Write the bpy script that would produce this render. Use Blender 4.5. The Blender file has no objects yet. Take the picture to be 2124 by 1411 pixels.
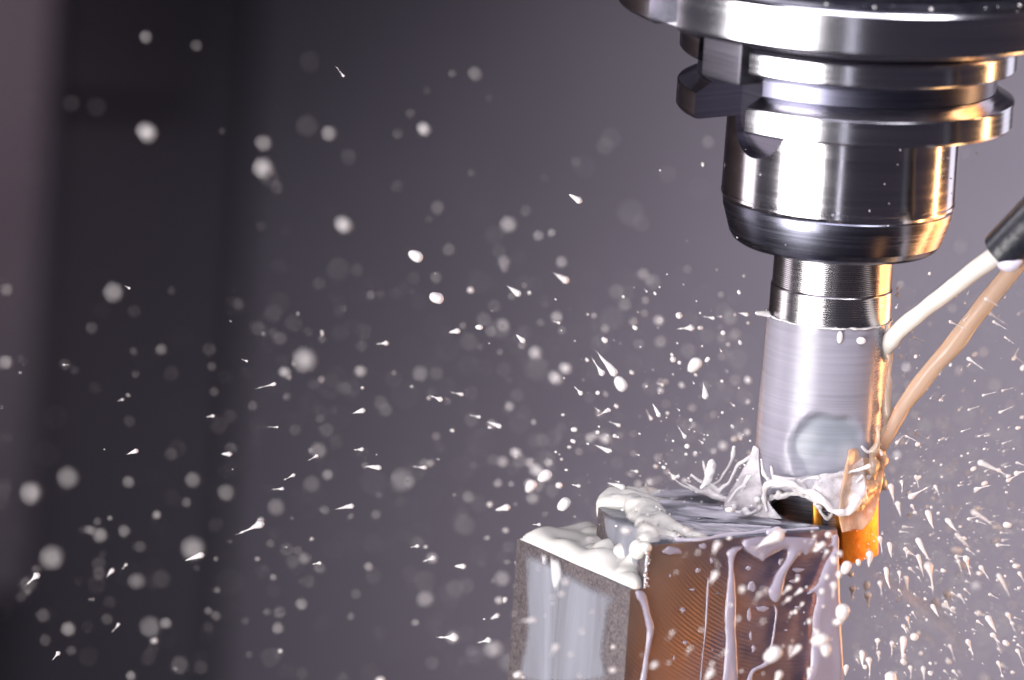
import bpy, bmesh, math, random
from mathutils import Vector, Matrix, noise
R = math.radians
C = bpy.context.scene.collection
sc = bpy.context.scene
rnd = random.Random(7)
# 1 unit = 1 cm.  z axis = axis of the spindle, z = 0 at the end of the cutter, -y towards the camera
# ------------------------------------------------------------------ camera
PITCH, ROLL, DIST, LENS = R(12.4), R(3.8), 184.8, 350.0
FPX = LENS / 36 * 2124
fw = Vector((0, math.cos(PITCH), -math.sin(PITCH)))
rt0, up0 = Vector((1, 0, 0)), Vector((0, math.sin(PITCH), math.cos(PITCH)))
rt = rt0 * math.cos(ROLL) + up0 * math.sin(ROLL)
up = up0 * math.cos(ROLL) - rt0 * math.sin(ROLL)
CX, CY = 1062.0, 705.5
def raydir(px, py): return fw + rt * ((px - CX) / FPX) - up * ((py - CY) / FPX)
CAM = -raydir(1686, 1128) * DIST
def proj(p):
    v = Vector(p) - CAM; d = v.dot(fw)
    return CX + FPX * v.dot(rt) / d, CY - FPX * v.dot(up) / d, d
def on_plane(px, py, p0, n):
    d = raydir(px, py); return CAM + d * ((Vector(p0) - CAM).dot(n) / d.dot(n))
def at_y(px, py, y): return on_plane(px, py, (0, y, 0), Vector((0, 1, 0)))
def at_z(px, py, z): return on_plane(px, py, (0, 0, z), Vector((0, 0, 1)))
def zax(py):                                   # height on the spindle axis seen at picture row py
    lo, hi = -20.0, 25.0
    for _ in range(50):
        m = (lo + hi) / 2
        if proj((0, 0, m))[1] > py: lo = m
        else: hi = m
    return lo
def rax(r, py): return r * proj((0, 0, zax(py)))[2] / FPX
cam_d = bpy.data.cameras.new("camera"); cam = bpy.data.objects.new("camera", cam_d); C.objects.link(cam)
cam.matrix_world = Matrix.Translation(CAM) @ Matrix((rt, up, -fw)).transposed().to_4x4()
cam_d.lens = LENS; cam_d.sensor_width = 36; cam_d.clip_start = 0.5; cam_d.clip_end = 1000
cam_d.dof.use_dof = True; cam_d.dof.focus_distance = 183.2
APER = 3.5                                      # diameter of the aperture
cam_d.dof.aperture_fstop = LENS * 1e-3 / APER
sc.camera = cam
# ------------------------------------------------------------------ world, lamps, exposure
sc.view_settings.view_transform = 'Standard'; sc.view_settings.look = 'None'; sc.view_settings.exposure = 0; sc.view_settings.gamma = 1
w = bpy.data.worlds.new("World"); sc.world = w; w.use_nodes = True
w.node_tree.nodes['Background'].inputs[0].default_value = (0.62, 0.55, 0.78, 1)
w.node_tree.nodes['Background'].inputs[1].default_value = 0.065
sc.cycles.max_bounces = 8; sc.cycles.transparent_max_bounces = 12; sc.cycles.caustics_reflective = False; sc.cycles.caustics_refractive = False
sc.cycles.use_denoising = True; sc.cycles.sample_clamp_indirect = 4
def area(name, loc, target, sx, sy, radiance, col, spread=180):
    l = bpy.data.lights.new(name, 'AREA'); l.shape = 'RECTANGLE'; l.size = sx; l.size_y = sy
    l.energy = radiance * math.pi * sx * sy; l.color = col; l.spread = R(spread)
    o = bpy.data.objects.new(name, l); C.objects.link(o); o.location = loc
    o.rotation_euler = (Vector(target) - Vector(loc)).to_track_quat('-Z', 'Y').to_euler()
    return o
area('key_softbox', (-32, -38.5, -4), (0, 0, 2), 37, 76, 2.3, (1, 0.965, 0.95), 60)
area('left_fill', (-32, 7, 6), (0, 0, 4), 14, 40, 0.48, (1, 0.92, 0.97), 70)
area('small_front_lamp', (-4, -190, -34), (0, 0, 4), 3, 70, 0.6, (0.9, 0.9, 1), 60)
area('right_fill', (14, 14, 4), (0, 0, 4), 5, 34, 0.4, (0.9, 0.88, 1), 90)
area('orange_strip_lamp', (18.5, 4.8, 0), (0, 0, 4), 1.3, 44, 9.0, (1, 0.55, 0.22), 120)
area('low_orange_lamp', (12.5, 7.6, -0.9), (0, -0.3, 1.8), 14, 8.5, 1.7, (1, 0.37, 0.09), 60)
area('table_orange_lamp', (12.5, -11.2, -7), (-2.6, -3, -2), 2.2, 6, 0.62, (1, 0.45, 0.14), 60)
area('top_fill', (-6, -30, 40), (0, 0, 0), 30, 22, 1.25, (0.90, 0.88, 1), 70)
area('top_right_fill', (12, -16, 27), (2, -1, -1), 10, 10, 2.6, (0.97, 0.95, 1), 70)  # added fill that whitens the droplets right of the cutter
def spot(name, loc, target, energy, size, blend, col, rad=3):
    l = bpy.data.lights.new(name, 'SPOT'); l.energy = energy; l.spot_size = R(size); l.spot_blend = blend; l.color = col; l.shadow_soft_size = rad
    o = bpy.data.objects.new(name, l); C.objects.link(o); o.location = loc
    o.rotation_euler = (Vector(target) - Vector(loc)).to_track_quat('-Z', 'Y').to_euler()
YW = 62.0                                        # back of the machine's work area
spot('wall_lamp', (22, 24, 2), (10, YW, -12), 52000, 60, 1.0, (0.93, 0.90, 1))
spot('wall_lamp_low', (10, 34, -30), (6, YW, -22), 12500, 62, 1.0, (1, 0.86, 0.91))
spot('post_lamp', (-17, 32, 14), (-22, YW - 8, -3), 6500, 36, 1.0, (1, 0.86, 0.93))
# ------------------------------------------------------------------ materials
def mat(name):
    m = bpy.data.materials.new(name); m.use_nodes = True; nt = m.node_tree
    return m, nt, nt.nodes['Principled BSDF']
def N(nt, t, **kw):
    n = nt.nodes.new(t)
    for k, v in kw.items(): setattr(n, k, v)
    return n
def coords(nt, scale, rot=(0, 0, 0)):
    tc = N(nt, 'ShaderNodeTexCoord'); mp = N(nt, 'ShaderNodeMapping')
    mp.inputs['Scale'].default_value = scale; mp.inputs['Rotation'].default_value = rot
    nt.links.new(tc.outputs['Object'], mp.inputs[0]); return mp.outputs[0]
def noise_tex(nt, co, scale, detail=4, rough=0.55, dist=0):
    n = N(nt, 'ShaderNodeTexNoise'); n.inputs['Scale'].default_value = scale; n.inputs['Detail'].default_value = detail
    n.inputs['Roughness'].default_value = rough; n.inputs['Distortion'].default_value = dist
    nt.links.new(co, n.inputs['Vector']); return n.outputs['Fac']
def ramp(nt, fac, stops):
    r = N(nt, 'ShaderNodeValToRGB'); e = r.color_ramp.elements
    while len(e) < len(stops): e.new(0.5)
    for i, (p, c) in enumerate(stops):
        e[i].position = p; e[i].color = (c, c, c, 1) if isinstance(c, (int, float)) else (*c, 1)
    nt.links.new(fac, r.inputs[0]); return r.outputs[0]
def bump(nt, h, strength, dist, bsdf):
    b = N(nt, 'ShaderNodeBump'); b.inputs['Strength'].default_value = strength; b.inputs['Distance'].default_value = dist
    nt.links.new(h, b.inputs['Height']); nt.links.new(b.outputs[0], bsdf.inputs['Normal']); return b
def steel(name, col=(0.62, 0.61, 0.66), rough=0.2, lines=26, var=0.12, bmp=0.25):
    m, nt, b = mat(name)
    b.inputs['Metallic'].default_value = 1
    co = coords(nt, (0.25, 0.25, lines))
    n = noise_tex(nt, co, 1.0, 5, 0.7)
    c = ramp(nt, n, [(0.3, tuple(x * (1 - var) for x in col)), (0.7, tuple(min(1, x * (1 + var)) for x in col))])
    nt.links.new(c, b.inputs['Base Color'])
    rr = ramp(nt, n, [(0.3, rough * 0.8), (0.7, rough * 1.25)]); nt.links.new(rr, b.inputs['Roughness'])
    bump(nt, n, bmp, 0.004, b)
    return m
M_ring = steel('turned_steel', rough=0.17)
M_body = steel('polished_steel', (0.66, 0.64, 0.68), 0.15, 18, 0.08, 0.15)
M_dark = steel('dark_groove_steel', (0.16, 0.16, 0.22), 0.3, 26, 0.15)
M_nut = steel('blued_steel', (0.20, 0.205, 0.26), 0.24, 20, 0.22)
M_tool = steel('turned_tool_steel', (0.60, 0.58, 0.60), 0.2, 60, 0.15, 0.5)
M_cut = steel('cutter_steel', (0.42, 0.42, 0.47), 0.28, 40, 0.2, 0.4)
def simple(name, col, rough=0.5, metal=0.0):
    m, nt, b = mat(name); b.inputs['Base Color'].default_value = (*col, 1); b.inputs['Roughness'].default_value = rough; b.inputs['Metallic'].default_value = metal
    return m
def mottled(name, c0, c1, scale, rough=0.5, metal=0.0, bmp=0.2, bd=0.02, detail=5):
    m, nt, b = mat(name); co = coords(nt, (1, 1, 1)); n = noise_tex(nt, co, scale, detail, 0.6)
    nt.links.new(ramp(nt, n, [(0.35, c0), (0.65, c1)]), b.inputs['Base Color'])
    b.inputs['Roughness'].default_value = rough; b.inputs['Metallic'].default_value = metal
    bump(nt, n, bmp, bd, b); return m
M_black = mottled('black_plastic', (0.010, 0.011, 0.016), (0.022, 0.022, 0.03), 9, 0.28, 0, 0.35, 0.03)
M_spindle_top = mottled('oily_dark_steel', (0.03, 0.03, 0.045), (0.07, 0.07, 0.09), 2.5, 0.35, 0.7, 0.3, 0.03)
M_slot = steel('darker_slot_steel', (0.17, 0.16, 0.20), 0.32, 20, 0.2)  # darker steel for the faces inside the drive slot
M_hole = simple('black_recess', (0.012, 0.010, 0.02), 0.45)
M_insert = mottled('gold_coated_carbide', (0.42, 0.15, 0.02), (0.60, 0.25, 0.035), 5, 0.4, 0.8, 0.3, 0.01)
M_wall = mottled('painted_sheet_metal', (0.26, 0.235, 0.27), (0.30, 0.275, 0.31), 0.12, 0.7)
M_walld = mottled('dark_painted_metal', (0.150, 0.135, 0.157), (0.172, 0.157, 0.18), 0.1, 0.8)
M_post = mottled('mauve_painted_metal', (0.40, 0.32, 0.36), (0.52, 0.46, 0.50), 0.09, 0.7)
# milky liquid: diffuse + light coming through + wet gloss; alpha < 1 lets the metal show through thin films
def milk(name, col=(0.90, 0.86, 0.84), through=0.35, alpha=None, streak=None, rough=0.12, bmp=0.0, tint=None, gl=0.5, thick=None, hollow=None):
    m, nt, b = mat(name); L = nt.links
    nt.nodes.remove(b); out = nt.nodes['Material Output']
    df = N(nt, 'ShaderNodeBsdfDiffuse'); tr = N(nt, 'ShaderNodeBsdfTranslucent'); g = N(nt, 'ShaderNodeBsdfGlossy')
    df.inputs[0].default_value = (*col, 1); tr.inputs[0].default_value = (*(tint or col), 1); g.inputs['Roughness'].default_value = rough
    g.inputs[0].default_value = (1, 1, 1, 1)
    mx = N(nt, 'ShaderNodeMixShader'); mx.inputs[0].default_value = through; L.new(df.outputs[0], mx.inputs[1]); L.new(tr.outputs[0], mx.inputs[2])
    fr = N(nt, 'ShaderNodeFresnel'); fr.inputs[0].default_value = 1.33
    fm = N(nt, 'ShaderNodeMath', operation='MULTIPLY_ADD'); fm.inputs[1].default_value = gl * 2; fm.inputs[2].default_value = 0.02 * gl; L.new(fr.outputs[0], fm.inputs[0])
    fm.use_clamp = True
    m2 = N(nt, 'ShaderNodeMixShader'); L.new(fm.outputs[0], m2.inputs[0]); L.new(mx.outputs[0], m2.inputs[1]); L.new(g.outputs[0], m2.inputs[2])
    last = m2
    if bmp:
        co = coords(nt, (1, 1, 1)); n = noise_tex(nt, co, 4, 3); bb = N(nt, 'ShaderNodeBump'); bb.inputs['Strength'].default_value = bmp; bb.inputs['Distance'].default_value = 0.1
        L.new(n, bb.inputs['Height'])
        for q in (df, g): L.new(bb.outputs[0], q.inputs['Normal'])
        L.new(bb.outputs[0], fr.inputs['Normal'])
    if alpha is not None:
        tp = N(nt, 'ShaderNodeBsdfTransparent'); m3 = N(nt, 'ShaderNodeMixShader')
        if streak:
            sc_, rot, scale, lo, hi = streak
            co = coords(nt, sc_, rot); n = noise_tex(nt, co, scale, 6, 0.6, 0.6)
            f = ramp(nt, n, [(lo, alpha[0]), (hi, alpha[1])]); L.new(f, m3.inputs[0])
            if thick:                            # thin edges of the liquid let more of the metal show
                at = N(nt, 'ShaderNodeAttribute'); at.attribute_name = 'thick'; mr = N(nt, 'ShaderNodeMapRange')
                mr.inputs['From Max'].default_value = thick; mr.interpolation_type = 'SMOOTHSTEP'; L.new(at.outputs['Fac'], mr.inputs['Value'])
                mm = N(nt, 'ShaderNodeMath', operation='MULTIPLY'); L.new(f, mm.inputs[0]); L.new(mr.outputs[0], mm.inputs[1]); L.new(mm.outputs[0], m3.inputs[0])
            if hollow:
                at = N(nt, 'ShaderNodeAttribute'); at.attribute_name = 'hollow'; mc_ = N(nt, 'ShaderNodeMix', data_type='RGBA')
                mc_.inputs[6].default_value = (*col, 1); mc_.inputs[7].default_value = (*hollow, 1); L.new(at.outputs['Fac'], mc_.inputs[0]); L.new(mc_.outputs[2], df.inputs[0])
        else: m3.inputs[0].default_value = alpha
        L.new(tp.outputs[0], m3.inputs[1]); L.new(m2.outputs[0], m3.inputs[2]); last = m3
    L.new(last.outputs[0], out.inputs[0])
    return m
M_milk = milk('milky_coolant', (0.92, 0.88, 0.89))
M_drop = milk('milky_droplet', (0.95, 0.91, 0.91), 0.42, rough=0.2)
M_jet = milk('cream_coolant', (0.95, 0.92, 0.87), 0.40, rough=0.1)
M_jet2 = milk('thin_cream_coolant', (0.70, 0.62, 0.54), 0.6, alpha=0.80, rough=0.08, tint=(0.95, 0.78, 0.55))  # part of the orange backlight is tinted into this colour
M_run = milk('thin_milky_run', (0.36, 0.32, 0.40), 0.1, alpha=(0.78, 0.96), streak=((1, 1, 0.35), (0, 0, 0), 1.6, 0.3, 0.7), rough=0.12, thick=0.22)
M_facefilm = milk('blue_white_film', (0.26, 0.265, 0.31), 0.0, alpha=(0.30, 0.88), streak=((1.0, 1.0, 0.08), (0, 0, 0), 1.0, 0.3, 0.7), rough=0.3, thick=0.6, gl=.3)
M_topfilm = milk('streaky_top_film', (0.62, 0.60, 0.68), 0.0, alpha=(0.08, 0.97), streak=((0.55, 1.5, 1), (0, 0, R(-14)), 1.1, 0.42, 0.6), rough=0.12, thick=0.6)
M_toolfilm = milk('cutter_film', (0.30, 0.285, 0.345), 0.05, alpha=(0.76, 0.95), streak=((0.3, 0.3, 14), (0, 0, 0), 1.0, 0.3, 0.7), rough=0.34, gl=0.62, thick=1.0, hollow=(0.25, 0.275, 0.32))
M_sheet = milk('thin_splash_sheet', (0.85, 0.80, 0.84), 0.3, alpha=(0.25, 0.85), streak=((1, 1, 1), (0, 0, 0), 1.7, 0.4, 0.65), rough=0.1, bmp=0.5)
M_osheet = milk('orange_glow_sheet', (0.80, 0.56, 0.42), 0.45, alpha=(0.45, 0.9), streak=((1.2, 1.2, 0.5), (0, 0, 0), 2.2, 0.35, 0.65), rough=0.1, bmp=0.6, tint=(1, 0.66, 0.38))  # orange lamp glow is tinted into the liquid's colour
# block
def block_side():
    m, nt, b = mat('blasted_block_side'); L = nt.links
    co = coords(nt, (1, 1, 1)); n = noise_tex(nt, co, 16, 6, 0.75); n2 = noise_tex(nt, co, 1.2, 3)
    c = ramp(nt, n, [(0.34, (0.03, 0.025, 0.028)), (0.5, (0.11, 0.09, 0.095)), (0.68, (0.20, 0.17, 0.175))])
    L.new(c, b.inputs['Base Color']); b.inputs['Metallic'].default_value = 0.35; b.inputs['Roughness'].default_value = 0.55
    bump(nt, n, 0.5, 0.02, b); return m
def block_milled(ctr):
    m, nt, b = mat('milled_block_face'); L = nt.links
    tc = N(nt, 'ShaderNodeTexCoord'); mp = N(nt, 'ShaderNodeMapping'); mp.vector_type = 'POINT'
    mp.inputs['Location'].default_value = tuple(-x for x in ctr); L.new(tc.outputs['Object'], mp.inputs[0])
    wv = N(nt, 'ShaderNodeTexWave', wave_type='RINGS', rings_direction='SPHERICAL'); wv.inputs['Scale'].default_value = 4.4; wv.inputs['Distortion'].default_value = 1.6
    wv.inputs['Detail'].default_value = 4; wv.inputs['Detail Scale'].default_value = 3; L.new(mp.outputs[0], wv.inputs[0])
    n = noise_tex(nt, tc.outputs['Object'], 0.9, 4, 0.6)
    c = ramp(nt, n, [(0.35, (0.20, 0.19, 0.32)), (0.5, (0.30, 0.26, 0.36)), (0.72, (0.30, 0.25, 0.33))]);     n3 = noise_tex(nt, tc.outputs['Object'], 0.45, 3, 0.5, 0.4)      # orange lamp reflection painted as copper at left, fading into violet
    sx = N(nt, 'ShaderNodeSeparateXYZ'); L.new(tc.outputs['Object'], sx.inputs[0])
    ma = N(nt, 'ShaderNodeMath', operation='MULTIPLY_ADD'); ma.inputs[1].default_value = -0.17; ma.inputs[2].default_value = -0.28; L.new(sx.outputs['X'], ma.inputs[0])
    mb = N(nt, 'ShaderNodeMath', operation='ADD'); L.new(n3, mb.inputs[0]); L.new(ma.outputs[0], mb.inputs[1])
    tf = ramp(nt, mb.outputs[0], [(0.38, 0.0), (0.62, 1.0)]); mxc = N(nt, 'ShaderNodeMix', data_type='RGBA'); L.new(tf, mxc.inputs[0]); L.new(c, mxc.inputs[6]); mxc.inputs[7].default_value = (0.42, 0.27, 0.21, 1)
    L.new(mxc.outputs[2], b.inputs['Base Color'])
    b.inputs['Metallic'].default_value = 0.9
    r = ramp(nt, n, [(0.3, 0.30), (0.7, 0.46)]); L.new(r, b.inputs['Roughness'])
    sp = noise_tex(nt, tc.outputs['Object'], 30, 3); ad = N(nt, 'ShaderNodeMath', operation='MULTIPLY_ADD'); ad.inputs[1].default_value = 0.3
    L.new(sp, ad.inputs[0]); L.new(wv.outputs['Fac'], ad.inputs[2])
    bump(nt, ad.outputs[0], 0.3, 0.01, b); return m
M_top = mottled('wet_milled_top', (0.10, 0.11, 0.14), (0.24, 0.25, 0.31), 3, 0.3, 0.6, 0.3, 0.02)
# ------------------------------------------------------------------ helpers
def link(name, me, m, parent=None, smooth=True, sharp=32):
    o = bpy.data.objects.new(name, me); C.objects.link(o)
    if m and (not me.materials or (len(me.materials) and all(q in (None, M_ring) for q in me.materials))): me.materials.clear(); me.materials.append(m)
    if smooth:
        me.shade_smooth()
        if sharp: me.set_sharp_from_angle(angle=R(sharp))
    if parent: o.parent = parent
    return o
def bm_me(bm, name='m'):
    bmesh.ops.recalc_face_normals(bm, faces=bm.faces)
    me = bpy.data.meshes.new(name); bm.to_mesh(me); bm.free(); return me
def thing(name, label, cat, loc=(0, 0, 0), group=None):
    o = bpy.data.objects.new(name, None); C.objects.link(o); o.location = loc; o.empty_display_size = 0.3
    return tag(o, label, cat, group)
def tag(o, label, cat, group=None, kind=None):
    if label: o['label'] = label
    if cat: o['category'] = cat
    if group: o['group'] = group
    if kind: o['kind'] = kind
    return o
def lathe(prof, seg=160):                        # prof: closed ring section or open to the axis, [(r, z)]
    bm = bmesh.new(); rings = []
    for r, z in prof:
        if r < 1e-5: rings.append([bm.verts.new((0, 0, z))])
        else: rings.append([bm.verts.new((r * math.cos(2 * math.pi * i / seg), r * math.sin(2 * math.pi * i / seg), z)) for i in range(seg)])
    for a, b in zip(rings, rings[1:]):
        for i in range(seg):
            j = (i + 1) % seg
            q = [a[i % len(a)], a[j % len(a)], b[j % len(b)], b[i % len(b)]]
            q = list(dict.fromkeys(q))
            if len(q) > 2: bm.faces.new(q)
    return bm_me(bm)
def box_bm(bm, c, s, rot=None):
    r = bmesh.ops.create_cube(bm, size=1); mt = Matrix.Translation(c) @ (rot or Matrix.Identity(4)) @ Matrix.Diagonal((*s, 1))
    bmesh.ops.transform(bm, matrix=mt, verts=r['verts']); return r['verts']
def prism(bm, pts, z0, z1, low=None):
    low = low or pts
    a = [bm.verts.new((p[0], p[1], z0)) for p in low]; b = [bm.verts.new((p[0], p[1], z1)) for p in pts]; n = len(pts)
    bm.faces.new(a); bm.faces.new(b)
    for i in range(n): bm.faces.new((a[i], a[(i + 1) % n], b[(i + 1) % n], b[i]))
def modded(me, mods):                            # bake modifiers into a new mesh
    if not me.materials: me.materials.append(M_ring)
    o = bpy.data.objects.new('tmp', me); C.objects.link(o); extra = []
    for t, kw in mods:
        md = o.modifiers.new(t, t)
        if t == 'BOOLEAN': md.material_mode = 'TRANSFER'
        for k, v in kw.items():
            if k == 'object':
                x = bpy.data.objects.new('tmpc', v); C.objects.link(x); extra.append(x); v = x
            setattr(md, k, v)
    dg = bpy.context.evaluated_depsgraph_get(); dg.update()
    r = bpy.data.meshes.new_from_object(o.evaluated_get(dg))
    for x in [o] + extra: bpy.data.objects.remove(x)
    return r
def cut(me, cutters):
    return modded(me, [('BOOLEAN', dict(operation='DIFFERENCE', solver='EXACT', object=c)) for c in cutters])
def catmull(pts, k=6):
    out = []; P = [pts[0]] + list(pts) + [pts[-1]]
    for i in range(1, len(P) - 2):
        for s in range(k):
            t = s / k; a, b, c, d = P[i - 1], P[i], P[i + 1], P[i + 2]
            out.append(tuple(0.5 * (2 * b[j] + (c[j] - a[j]) * t + (2 * a[j] - 5 * b[j] + 4 * c[j] - d[j]) * t * t + (3 * b[j] - a[j] - 3 * c[j] + d[j]) * t ** 3) for j in range(len(b))))
    out.append(tuple(pts[-1])); return out
def tube_bm(bm, pts, seg=14, wob=0.0, seed=0, flat=1.0):      # pts (x, y, z, r)
    pts = catmull(pts) if len(pts) > 2 else list(pts); prev = None; n = len(pts)
    for i, p in enumerate(pts):
        c = Vector(p[:3]); t = (Vector(pts[min(i + 1, n - 1)][:3]) - Vector(pts[max(i - 1, 0)][:3])).normalized()
        a = t.cross(Vector((0, 1, 0.01))).normalized(); b = t.cross(a)
        ring = []
        for k in range(seg):
            an = 2 * math.pi * k / seg
            rr = max(p[3], 0.002) * (1 + wob * noise.noise(Vector((math.cos(an) * 0.7 + seed, i * 0.22, math.sin(an) * 0.7))))
            ring.append(bm.verts.new(c + a * (rr * math.cos(an)) + b * (rr * flat * math.sin(an))))
        if prev:
            for k in range(seg): bm.faces.new((prev[k], prev[(k + 1) % seg], ring[(k + 1) % seg], ring[k]))
        else: bm.faces.new(ring[::-1])
        prev = ring
    bm.faces.new(prev)
def ball(bm, c, r, sub=2):
    s = r if hasattr(r, '__len__') else (r, r, r)
    v = bmesh.ops.create_icosphere(bm, subdivisions=sub, radius=1)['verts']
    bmesh.ops.transform(bm, matrix=Matrix.Translation(c) @ Matrix.Diagonal((*s, 1)), verts=v)
def goo(bm, vox=0.03, it=6, amp=0.0, fr=2.0):
    me = modded(bm_me(bm), [('REMESH', dict(mode='VOXEL', voxel_size=vox)), ('SMOOTH', dict(factor=0.8, iterations=it))])
    if amp:
        for v in me.vertices:
            n = v.normal; v.co += n * (amp * noise.noise(v.co * fr))
    return me
def pip(x, y, poly):
    c = False; n = len(poly)
    for i in range(n):
        x1, y1 = poly[i]; x2, y2 = poly[(i + 1) % n]
        if (y1 > y) != (y2 > y) and x < (x2 - x1) * (y - y1) / (y2 - y1) + x1: c = not c
    return c
def nearest(x, y, poly):
    best = (1e9, x, y); n = len(poly)
    for i in range(n):
        x1, y1 = poly[i]; x2, y2 = poly[(i + 1) % n]; dx, dy = x2 - x1, y2 - y1
        L2 = dx * dx + dy * dy or 1e-9; t = max(0, min(1, ((x - x1) * dx + (y - y1) * dy) / L2)); qx, qy = x1 + t * dx, y1 + t * dy
        d = math.hypot(x - qx, y - qy)
        if d < best[0]: best = (d, qx, qy)
    return best
def pool(poly3, o, eu, ev, en, thick, width, cell, amp=0.3, fr=2.0, closed=True, hfun=None):
    """domed liquid lying on the plane (o, eu, ev): poly3 are points on the plane"""
    P = [((p - o).dot(eu), (p - o).dot(ev)) for p in poly3]
    if closed: P = [q[:2] for q in catmull([(a, b) for a, b in P + [P[0]]], 4)][:-1]
    x0, x1 = min(p[0] for p in P), max(p[0] for p in P); y0, y1 = min(p[1] for p in P), max(p[1] for p in P)
    nx, ny = int((x1 - x0) / cell) + 3, int((y1 - y0) / cell) + 3
    ins = {}
    for i in range(nx):
        for j in range(ny):
            x, y = x0 - cell + i * cell, y0 - cell + j * cell
            ins[i, j] = (x, y, pip(x, y, P))
    bm = bmesh.new(); V = {}; tl = bm.verts.layers.float.new('thick')
    def vert(i, j):
        if (i, j) in V: return V[i, j]
        x, y, k = ins[i, j]; d, qx, qy = nearest(x, y, P)
        t = 0.0
        if not k: x, y, h = qx, qy, 0.0
        else:
            t = min(d / width, 1); h = thick * math.sqrt(max(0, 1 - (1 - t) ** 2))
            h *= 1 + amp * noise.noise(Vector((x * fr, y * fr, 3.1)))
            if hfun: h *= hfun(x, y)
        V[i, j] = bm.verts.new(o + eu * x + ev * y + en * (h + 0.004)); V[i, j][tl] = t; return V[i, j]
    for i in range(nx - 1):
        for j in range(ny - 1):
            q = [(i, j), (i + 1, j), (i + 1, j + 1), (i, j + 1)]
            if any(ins[k][2] for k in q):
                try: bm.faces.new([vert(*k) for k in q])
                except ValueError: pass
    bmesh.ops.remove_doubles(bm, verts=bm.verts, dist=cell * 0.05)
    # make sure faces look along en
    me = bpy.data.meshes.new('pool'); bm.normal_update()
    s = sum(f.normal.dot(en) * f.calc_area() for f in bm.faces)
    if s < 0: bmesh.ops.reverse_faces(bm, faces=bm.faces)
    bm.to_mesh(me); bm.free(); return me
# ------------------------------------------------------------------ the setting: inside of the machine
def panel(name, px0, px1, py0, py1, y, th, m, kind='structure'):
    a, b = at_y(px0, (py0 + py1) / 2, y), at_y(px1, (py0 + py1) / 2, y); t, d = at_y((px0 + px1) / 2, py0, y), at_y((px0 + px1) / 2, py1, y)
    bm = bmesh.new(); box_bm(bm, ((a.x + b.x) / 2, y + th / 2, (t.z + d.z) / 2), (b.x - a.x, th, t.z - d.z))
    me = modded(bm_me(bm), [('BEVEL', dict(width=0.1, segments=3))])
    o = link(name, me, m, smooth=False); o['kind'] = kind; return o
panel('back_wall', 500, 3600, -1400, 2600, YW, 2, M_wall)
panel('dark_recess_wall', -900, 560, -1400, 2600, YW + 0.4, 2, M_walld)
bm = bmesh.new(); box_bm(bm, (-20.2, 35, -12), (2, 58, 70)); o = link('side_light_flag', bm_me(bm), M_walld, smooth=False); o['kind'] = 'structure'  # unseen panel added to keep the key softbox off the left wall
dp = panel('machine_door_edge', -600, 98, -900, 1215, YW - 8, 3, M_post); dp['kind'] = 'thing'
tag(dp, 'mauve painted vertical post, out of focus at the far left edge', 'post', kind='thing')
cb = panel('cover_box', 130, 425, -500, 215, YW - 0.5, 0.4, mottled('dark_cover_paint', (0.135, 0.122, 0.143), (0.155, 0.142, 0.163), 0.2, 0.8)); 
tag(cb, 'dark blurred cover plate at the upper left beside the mauve post', 'cover', kind='thing')
# ------------------------------------------------------------------ spindle
def Z(py): return zax(py)
def pr(r, py): return (rax(r, py), zax(py))
sp = thing('milling_spindle', 'wide polished steel spindle nose at the top, black and wet above its rim', 'spindle', (0, 0, Z(33)))
ox = Z(33)
def prel(lst): return [(rax(r, y), zax(y) - ox) for r, y in lst]
ring = lathe(prel([(200, -64), (479, -64), (486, -61), (490, -55), (490, 20), (487, 25), (474, 32), (468, 33), (200, 33)]) + [prel([(200, -64)])[0]], 200)
def azdir(az): return Vector((math.sin(az), -math.cos(az), 0))
def radial_box(az, r0, r1, wd, z0, z1):
    bm = bmesh.new(); d = azdir(az); c = d * ((r0 + r1) / 2) + Vector((0, 0, (z0 + z1) / 2))
    box_bm(bm, c, (r1 - r0, wd, z1 - z0), Matrix.Rotation(math.atan2(d.y, d.x), 4, 'Z')); return bm_me(bm)
AZK = R(-54)
ring = cut(ring, [radial_box(AZK, 3.9, 5.5, 0.85, -0.4, 2.0)])
link('nose_ring', ring, M_ring, sp, sharp=11)
link('drive_key', modded(radial_box(R(-50), 2.5, 3.1, 1.1, -1.0, 0.3), [('BEVEL', dict(width=0.08, segments=2))]), steel('worn_key_steel', (.13, .125, .15), .5, 20, .2), sp, sharp=40)
link('upper_housing', lathe(prel([(0, -300), (440, -300), (440, -84), (436, -78), (472, -75), (478, -71), (478, -64.5), (0, -64.5)]), 160), M_spindle_top, sp)
link('spindle_neck', lathe(prel([(300, 24), (335, 34), (335, 54), (330, 66), (200, 66), (200, 24), (300, 24)])), M_hole, sp)
# ------------------------------------------------------------------ tool holder
th = thing('tool_holder', 'shiny steel tool holder with grooved double flange under the spindle', 'tool holder', (0, 0, Z(230)))
ox = Z(230)
AZS = R(-50); sw = rax(80, 224)
def slot():
    d = azdir(AZS); bm = bmesh.new(); zc = zax(232) - ox
    n = 24; pts = []
    for i in range(n + 1):
        a = math.pi + math.pi * i / n; pts.append((sw * math.cos(a), zc + sw * math.sin(a)))
    pts += [(sw, zc + 4), (-sw, zc + 4)]
    side = Vector((-d.y, d.x, 0)); A = []; B = []
    for u, z in pts:
        A.append(bm.verts.new(d * rax(216, 224) + side * u + Vector((0, 0, z)))); B.append(bm.verts.new(d * 5 + side * u + Vector((0, 0, z))))
    k = len(pts); bm.faces.new(A); bm.faces.new(B)
    for i in range(k): bm.faces.new((A[i], A[(i + 1) % k], B[(i + 1) % k], B[i]))
    me = bm_me(bm); me.materials.append(M_slot); return me
cutr = slot()
def holder(name, prof, m):
    l_ = lathe(prel(prof + [prof[0]]), 200); l_.materials.append(m)
    return link(name, cut(l_, [cutr]), m, th, sharp=11)
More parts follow.
